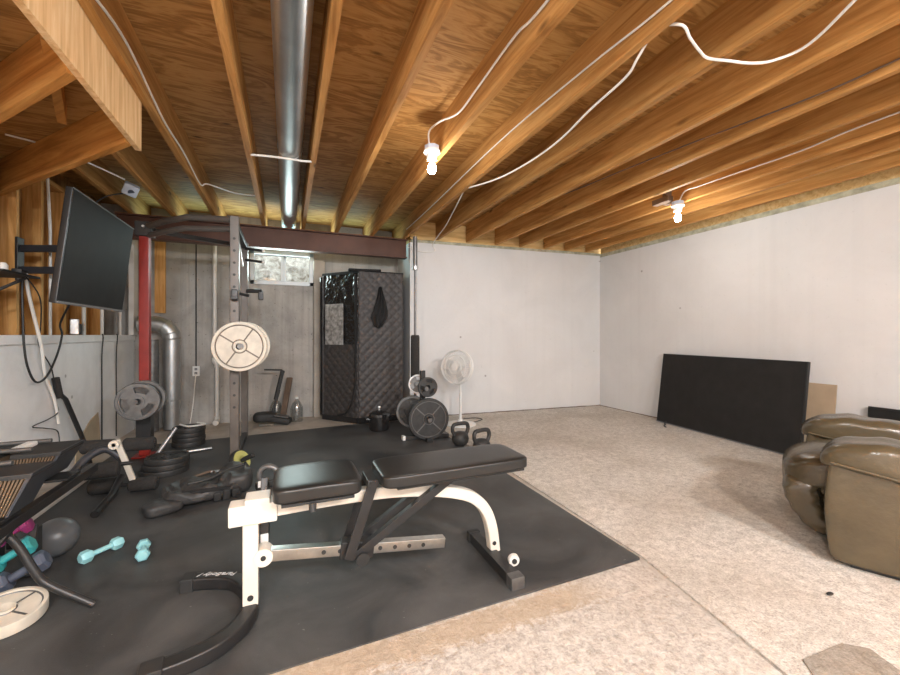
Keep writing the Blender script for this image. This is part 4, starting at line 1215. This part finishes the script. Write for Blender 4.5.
MB().box((0.335, BY, 0.475), (0.05, 0.13, 0.035), None, 0.006).lathe([(0, -0.07), (0.016, -0.07), (0.016, 0.07), (0, 0.07)], 14, (0.335, BY, 0.475), (0, 1, 0)).build('hinge_block', BS, t)
SYc = 1.755


def seat_shape(q):
    f = (q.y / 0.32) + 0.5
    return V((q.x * (1.0 - 0.02 * f), q.y, q.z + 0.004 * math.cos(q.x * 9)))


MB().pad((0.115, SYc, 0.495), (0.338, 0.315, 0.066), 7, 16, None, 0, 1, seat_shape).build('seat_pad', M['vinyl'], t)
MB().box((0.115, SYc, 0.457), (0.27, 0.27, 0.012), None, 0.002).build('seat_board', M['softblack'], t)
MB().lathe([(0, 0), (0.014, 0), (0.014, 0.03), (0, 0.03)], 12, (0.09, 1.60, 0.43), (0, 0.3, 1)).build('seat_peg', M['softblack'], t)
bmx = Matrix.Translation((0.695, 1.70, 0.510)) @ Matrix.Rotation(-0.008, 4, 'Y')
MB().pad((0, 0, 0), (0.685, 0.285, 0.056), 9, 18, bmx).build('back_pad', M['vinyl'], t)
MB().box((0.02, 0, -0.032), (0.60, 0.24, 0.012), None, 0.002, 2, bmx).build('back_board', M['softblack'], t)
# leg hold at the head of the bench
lg = MB().bar((-0.092, BY + 0.10, 0.20), (-0.092, BY + 0.235, 0.46), 0.03, 0.035, bev=0.004).box((-0.092, BY + 0.09, 0.30), (0.05, 0.07, 0.07), None, 0.01).build('leg_hold', BS, t)
MB().ring((-0.075, BY + 0.26, 0.462), 0.042, 0.013, (0.35, 1, 0.1), 28, 10).build('hold_ring', M['greyiron'], lg)
MB().box((-0.105, BY + 0.22, 0.44), (0.028, 0.006, 0.028), (0, 0, 0.2), 0.002).build('hold_tag', M['whiteplastic'], lg)
MB().box((-0.085, BY + 0.055, 0.275), (0.03, 0.01, 0.035), None, 0.003).build('hold_catch', M['whiteplastic'], lg)
MB().tube([(-0.085, BY + 0.19, 0.43), (-0.10, BY + 0.14, 0.405), (-0.085, BY + 0.12, 0.39), (-0.10, BY + 0.07, 0.37), (-0.105, BY + 0.045, 0.44)], 0.004, 6).build('hold_pin', M['steel'], lg)

# ------------------------------------------------------------------ left foreground: block dumbbells on a stand
t = thing('dumbbell_stand', 'black tubular stand holding the two block dumbbells', 'stand', (-1.1, 2.2, 0))
MB().bar((-0.94, 1.70, 0.406), (-0.94, 2.66, 0.406), 0.035, 0.04, bev=0.004).build('tray_rail', BS, t)
MB().bar((-1.30, 1.70, 0.412), (-1.30, 2.66, 0.412), 0.035, 0.04, bev=0.004).build('tray_rail', BS, t)
for y in (1.95, 2.42):
    MB().bar((-1.31, y, 0.437), (-0.93, y, 0.437), 0.13, 0.012, bev=0.003).build('tray', BS, t)
MB().tube([(-1.05, 2.02, 0.42), (-0.965, 2.035, 0.32), (-0.90, 2.03, 0.19), (-0.86, 2.03, 0.13), (-0.715, 2.02, 0.022)], 0.0145, 12, smooth=4).build('leg', BS, t)
MB().tube([(-1.30, 2.30, 0.39), (-1.40, 2.40, 0.20), (-1.44, 2.45, 0.022)], 0.016, 12).build('leg', BS, t)
MB().tube([(-1.25, 2.64, 0.39), (-1.28, 2.68, 0.20), (-1.30, 2.72, 0.022)], 0.016, 12).build('leg', BS, t)
MB().tube([(-1.30, 1.75, 0.39), (-1.36, 1.74, 0.20), (-1.40, 1.72, 0.022)], 0.016, 12).build('leg', BS, t)
MB().tube([(-0.955, 2.05, 0.39), (-1.02, 1.93, 0.26), (-1.10, 1.80, 0.12), (-1.16, 1.70, 0.022)], 0.012, 10, smooth=3).build('leg', BS, t)


def block_dumbbell(x0_, x1_, y0_, y1_, z0_, z1_, label):
    t = thing('block_dumbbell', label, 'dumbbell', ((x0_ + x1_) / 2, (y0_ + y1_) / 2, z0_), 0, 'block dumbbells')
    n_ = 15
    w_ = (x1_ - x0_ - 0.05) / 2
    xm = (x0_ + x1_) / 2

    def lean(mb):          # both block halves narrow towards the bottom
        mb.v = [(xm + (p[0] - xm) * (1 - 0.34 * max(0, (z1_ - p[2]) / (z1_ - z0_))), p[1], p[2]) for p in mb.v]
        return mb
    for side in (0, 1):
        xa = x0_ if side == 0 else x1_ - w_
        st = MB()
        for k in range(n_):
            xc = xa + (k + 0.5) * w_ / n_
            st.span((xc - w_ / n_ * 0.32, y0_, z0_ + 0.004), (xc + w_ / n_ * 0.32, y1_, z1_ - 0.012), 0.001)
        lean(st).build('plate_stack', M['slats'], t)
        MB().span((xa, y0_ - 0.003, z1_ - 0.02), (xa + w_, y1_ + 0.003, z1_), 0.004).build('top_cover', M['softblack'], t)
    lean(MB().span((x1_ - 0.008, y0_ - 0.002, z0_), (x1_ + 0.006, y1_ + 0.002, z1_), 0.003)).build('end_plate', M['bluegrey'], t)
    lean(MB().span((x0_ - 0.006, y0_ - 0.002, z0_), (x0_ + 0.008, y1_ + 0.002, z1_), 0.003)).build('end_plate', M['bluegrey'], t)
    for y in (y0_ + 0.03, y1_ - 0.03):
        MB().tube([(x0_ - 0.01, y, z1_ + 0.014), (x1_ - 0.11, y, z1_ + 0.014)], 0.010, 10).build('top_rod', M['greyiron'], t)
    MB().box(((x0_ + x1_) / 2 + 0.02, (y0_ + y1_) / 2, z1_ + 0.010), (0.04, y1_ - y0_ - 0.08, 0.022), None, 0.006).build('pin_block', M['whiteplastic'], t)
    for k in range(4):
        z_ = z0_ + 0.02 + k * (z1_ - z0_ - 0.05) / 4
        MB().tube([(x0_ + 0.03, y0_ - 0.004, z_), (x0_ + 0.03, y0_ - 0.016, z_), (x1_ - 0.20, y0_ - 0.016, z_), (x1_ - 0.20, y0_ - 0.004, z_)], 0.005, 8).build('side_rail', M['steel'], t)
    MB().tube([((x0_ + x1_) / 2 - 0.04, (y0_ + y1_) / 2, z0_ + 0.08), ((x0_ + x1_) / 2 + 0.04, (y0_ + y1_) / 2, z0_ + 0.08)], 0.016, 12).build('grip', M['foam'], t)


block_dumbbell(-1.26, -0.86, 1.92, 2.075, 0.446, 0.598, 'block dumbbell at the near end of the stand, tan edges showing')
block_dumbbell(-1.33, -0.94, 2.32, 2.54, 0.446, 0.578, 'block dumbbell at the far end of the stand, beside the half wall')


def dumbbell(p0, p1, rh, rg, mat, label, grp='small vinyl dumbbells'):
    p0, p1 = V(p0), V(p1)
    L_ = (p1 - p0).length
    a = (p1 - p0) / L_
    t = thing('vinyl_dumbbell', label, 'dumbbell', (p0 + p1) / 2, 0, grp, a.to_track_quat('Z', 'Y').to_euler())
    h = L_ / 2
    hl = L_ * 0.27
    MB().lathe([(rg, -h + hl * 0.8), (rg * 0.92, -h * 0.3), (rg * 0.92, h * 0.3), (rg, h - hl * 0.8)], 14).build('grip', mat, t, local=True)
    for s in (-1, 1):
        hd = MB().lathe([(0, -hl / 2), (rh * 0.72, -hl / 2), (rh, -hl * 0.3), (rh, hl * 0.3), (rh * 0.72, hl / 2), (0, hl / 2)], 6, (0, 0, s * (h - hl / 2)))
        hd.build('head', mat, t, local=True)


dumbbell((-0.905, 2.405, 0.042), (-0.785, 2.54, 0.042), 0.030, 0.013, M['tealpale'], 'pale teal dumbbell lying slanted on the mat near the grey ball')
dumbbell((-0.640, 2.325, 0.042), (-0.672, 2.465, 0.042), 0.030, 0.013, M['tealpale'], 'pale teal dumbbell on the mat nearest the black vest')
dumbbell((-1.185, 2.36, 0.200), (-1.070, 2.385, 0.258), 0.039, 0.017, M['pink'], 'magenta dumbbell on top of the dumbbell pile')
dumbbell((-1.165, 2.30, 0.115), (-1.035, 2.325, 0.188), 0.041, 0.018, M['teal'], 'dark teal dumbbell in the middle of the dumbbell pile')
dumbbell((-1.110, 2.235, 0.058), (-0.960, 2.265, 0.138), 0.044, 0.019, M['slate'], 'slate grey dumbbell at the bottom of the dumbbell pile')
t = thing('dumbbell_rack', 'small black sloping rack under the coloured dumbbell pile', 'dumbbell rack', (-1.08, 2.5, MZ))
for (a_, b_) in (((-1.175, 2.29), (-1.195, 2.41)), ((-1.05, 2.31), (-1.07, 2.42))):
    MB().bar((a_[0], a_[1], 0.045), (b_[0], b_[1], 0.225), 0.025, 0.05, bev=0.004).bar((b_[0], b_[1], MZ + 0.01), (b_[0], b_[1], 0.22), 0.03, 0.05, (0, 1, 0), 0.004).build('rack_side', M['softblack'], t)
MB().bar((-1.175, 2.39, 0.03), (-1.05, 2.41, 0.03), 0.03, 0.03, bev=0.003).build('rack_crossbar', M['softblack'], t)
tag(MB().pad((-1.055, 2.56, 0.102), (0.18, 0.18, 0.18), 2, 14).build('medicine_ball', M['ballgrey'], origin=(-1.055, 2.56, MZ)), 'shiny dark grey medicine ball beside the dumbbell pile', 'ball')
deep_plate('weight_plate', (-0.985, 2.03, 0.05), (0.06, -0.10, 1), 0.118, 0.045, M['ivory'], M['greyiron'], 'ivory weight plate lying flat on the mat under the stand', 'loose plates')

# ------------------------------------------------------------------ foam roller leg attachment and lever bar
t = thing('leg_curl_attachment', 'leg curl attachment with black foam rollers lying on the mat', 'exercise attachment', (-1.03, 3.4, MZ))
MB().bar((-1.075, 3.38, 0.385), (-0.975, 3.40, 0.05), 0.035, 0.035, bev=0.004).build('frame_post', M['whitesteel'], t)
MB().lathe([(0.012, -0.018), (0.030, -0.018), (0.030, 0.018), (0.012, 0.018), (0.012, -0.018)], 20, (-1.078, 3.355, 0.36), (0, 1, 0)).build('pivot_ring', M['whitesteel'], t)
def roller(p0, p1, r=0.046):
    p0, p1 = V(p0), V(p1)
    d_ = (p1 - p0)
    MB().tube([p0, p0 + d_ * 0.06, p0 + d_ * 0.94, p1], r, 20, scales=(0.82, 1, 1, 0.82)).build('foam_roller', M['foam'], t)
MB().tube([(-1.30, 3.46, 0.335), (-0.86, 3.42, 0.335)], 0.013, 10).build('cross_rod', BS, t)
roller((-1.29, 3.46, 0.335), (-1.10, 3.443, 0.335))
roller((-1.05, 3.437, 0.335), (-0.87, 3.42, 0.335))
MB().tube([(-1.22, 3.25, 0.25), (-0.99, 3.38, 0.22)], 0.013, 10).build('cross_rod', BS, t)
roller((-1.19, 3.20, 0.235), (-1.01, 3.22, 0.235), 0.050)
MB().tube([(-1.24, 3.42, 0.064), (-0.84, 3.40, 0.064)], 0.013, 10).build('cross_rod', BS, t)
roller((-1.24, 3.44, 0.064), (-1.085, 3.43, 0.064), 0.051)
roller((-1.01, 3.405, 0.060), (-0.845, 3.395, 0.060), 0.047)
MB().tube([(-1.06, 3.00, 0.032), (-1.05, 3.22, 0.06), (-1.04, 3.36, 0.14)], 0.022, 12).build('extension_tube', BS, t)
MB().tube([(-1.27, 3.24, 0.19), (-1.22, 3.33, 0.29), (-1.14, 3.40, 0.325), (-1.06, 3.40, 0.26)], 0.026, 12, smooth=4).build('swing_arm', M['bluegrey'], t)

t = thing('lever_bar', 'black steel lever bar with rubber grip leaning on the left half wall', 'bar', (-1.45, 4.1, 0))
MB().tube([(-1.615, 3.95, 0.66), (-1.60, 4.02, 0.60), (-1.53, 4.20, 0.15), (-1.52, 4.22, 0.02)], 0.017, 10).build('bar', BS, t)
MB().tube([(-1.622, 3.93, 0.775), (-1.612, 3.965, 0.62)], 0.024, 12).build('grip', M['foam'], t)
tag(MB().prism([(-0.26, 0), (0.24, 0), (0.26, 0.36), (0.1, 0.32), (-0.2, 0.17)], 0.008, Matrix.Translation((-1.62, 4.48, 0.014)) @ Matrix.Rotation(-0.08, 4, 'Y') @ Matrix(((0, 0, 1, 0), (1, 0, 0, 0), (0, 1, 0, 0), (0, 0, 0, 1)))).build('tan_board', M['tan'], origin=(-1.62, 4.48, 0)), 'torn tan board leaning on the half wall behind the foam rollers', 'board')

# ------------------------------------------------------------------ weight vest, ab wheel and small gear on the mat
def lump(mb, c, size, rz, tilt, seed, amp=0.02, k=3.0):
    mm = Matrix.Translation(c) @ Matrix.Rotation(rz, 4, 'Z') @ Matrix.Rotation(tilt, 4, 'X')

    def fn(q):
        n_ = noise.noise(V((q.x * 9 + seed, q.y * 14, q.z * 6)))
        cr = abs(noise.noise(V((q.x * 20 + seed, q.y * 7, 5))))
        return V((q.x, q.y, q.z + (amp * n_ - amp * 1.1 * cr if q.z > 0 else 0)))
    return mb.pad((0, 0, 0), size, k, 18, mm, 0, 1, fn)


t = thing('weight_vest', 'black weight vest lying crumpled on the mat behind the bench', 'weight vest', (-0.55, 3.05, MZ))
lump(MB(), (-0.52, 3.10, 0.075), (0.46, 0.30, 0.12), 0.35, 0.0, 1.0, 0.035).build('vest_body', M['nylon'], t)
lump(MB(), (-0.705, 2.93, 0.052), (0.20, 0.16, 0.078), 0.5, 0.0, 4.0, 0.012, 4).build('front_flap', M['nylon'], t)
lump(MB(), (-0.34, 3.18, 0.095), (0.22, 0.26, 0.16), 0.2, 0.2, 8.0, 0.03).build('shoulder_pad', M['nylon'], t)
MB().tube([(-0.62, 2.98, 0.09), (-0.50, 2.97, 0.10), (-0.40, 3.0, 0.09), (-0.31, 3.06, 0.06), (-0.30, 3.0, 0.03)], 0.016, 8, smooth=4).build('strap', M['cloth'], t)
MB().tube([(-0.60, 3.06, 0.128), (-0.48, 3.10, 0.135), (-0.38, 3.18, 0.16), (-0.29, 3.22, 0.17)], 0.010, 8, smooth=4).build('strap', M['softblack'], t)
mbx = MB()
for k in range(3):
    mbx.box((-0.42 + k * 0.05, 2.985 + 0.018 * k, 0.05), (0.045, 0.03, 0.06 + 0.01 * (k % 2)), (0.2, 0, 0.3), 0.010)
mbx.build('weight_pockets', M['softblack'], t)

t = thing('ab_wheel', 'black ab wheel with lime face leaning by the rack upright', 'ab wheel', (-0.34, 3.60, MZ))
wm = frame_to((0.75, -0.55, 0.45), (-0.34, 3.58, 0.098))
MB().lathe([(0, -0.03), (0.085, -0.03), (0.092, -0.02), (0.092, 0.0), (0.085, 0.01), (0, 0.01)], 28, mat=wm).build('wheel', M['softblack'], t)
MB().lathe([(0.035, 0.0102), (0.078, 0.0102), (0.078, 0.016), (0.035, 0.016), (0.035, 0.0102)], 28, mat=wm).build('wheel_face', M['lime'], t)
MB().lathe([(0, 0.01), (0.015, 0.01), (0.019, 0.03), (0.019, 0.125), (0, 0.13)], 14, mat=wm).build('handle', M['foam'], t)
MB().lathe([(0, -0.03), (0.015, -0.03), (0.019, -0.05), (0.019, -0.10), (0, -0.105)], 14, mat=wm).build('handle', M['foam'], t)
tag(MB().tube([(-0.20, 3.10, 0.040), (-0.08, 3.14, 0.042)], 0.026, 14, scales=(1, 0.9)).build('rubber_grip', M['foam']), 'loose black rubber grip on the mat beside the vest', 'grip')
tag(MB().tube([(-0.66, 3.55, 0.02), (-0.55, 3.62, 0.03), (-0.50, 3.50, 0.03), (-0.46, 3.46, 0.02), (-0.45, 3.38, 0.02), (-0.52, 3.42, 0.02)], 0.010, 8, smooth=5).build('brown_strap', M['brownboard']), 'brown leather strap lying on the mat behind the vest', 'strap')
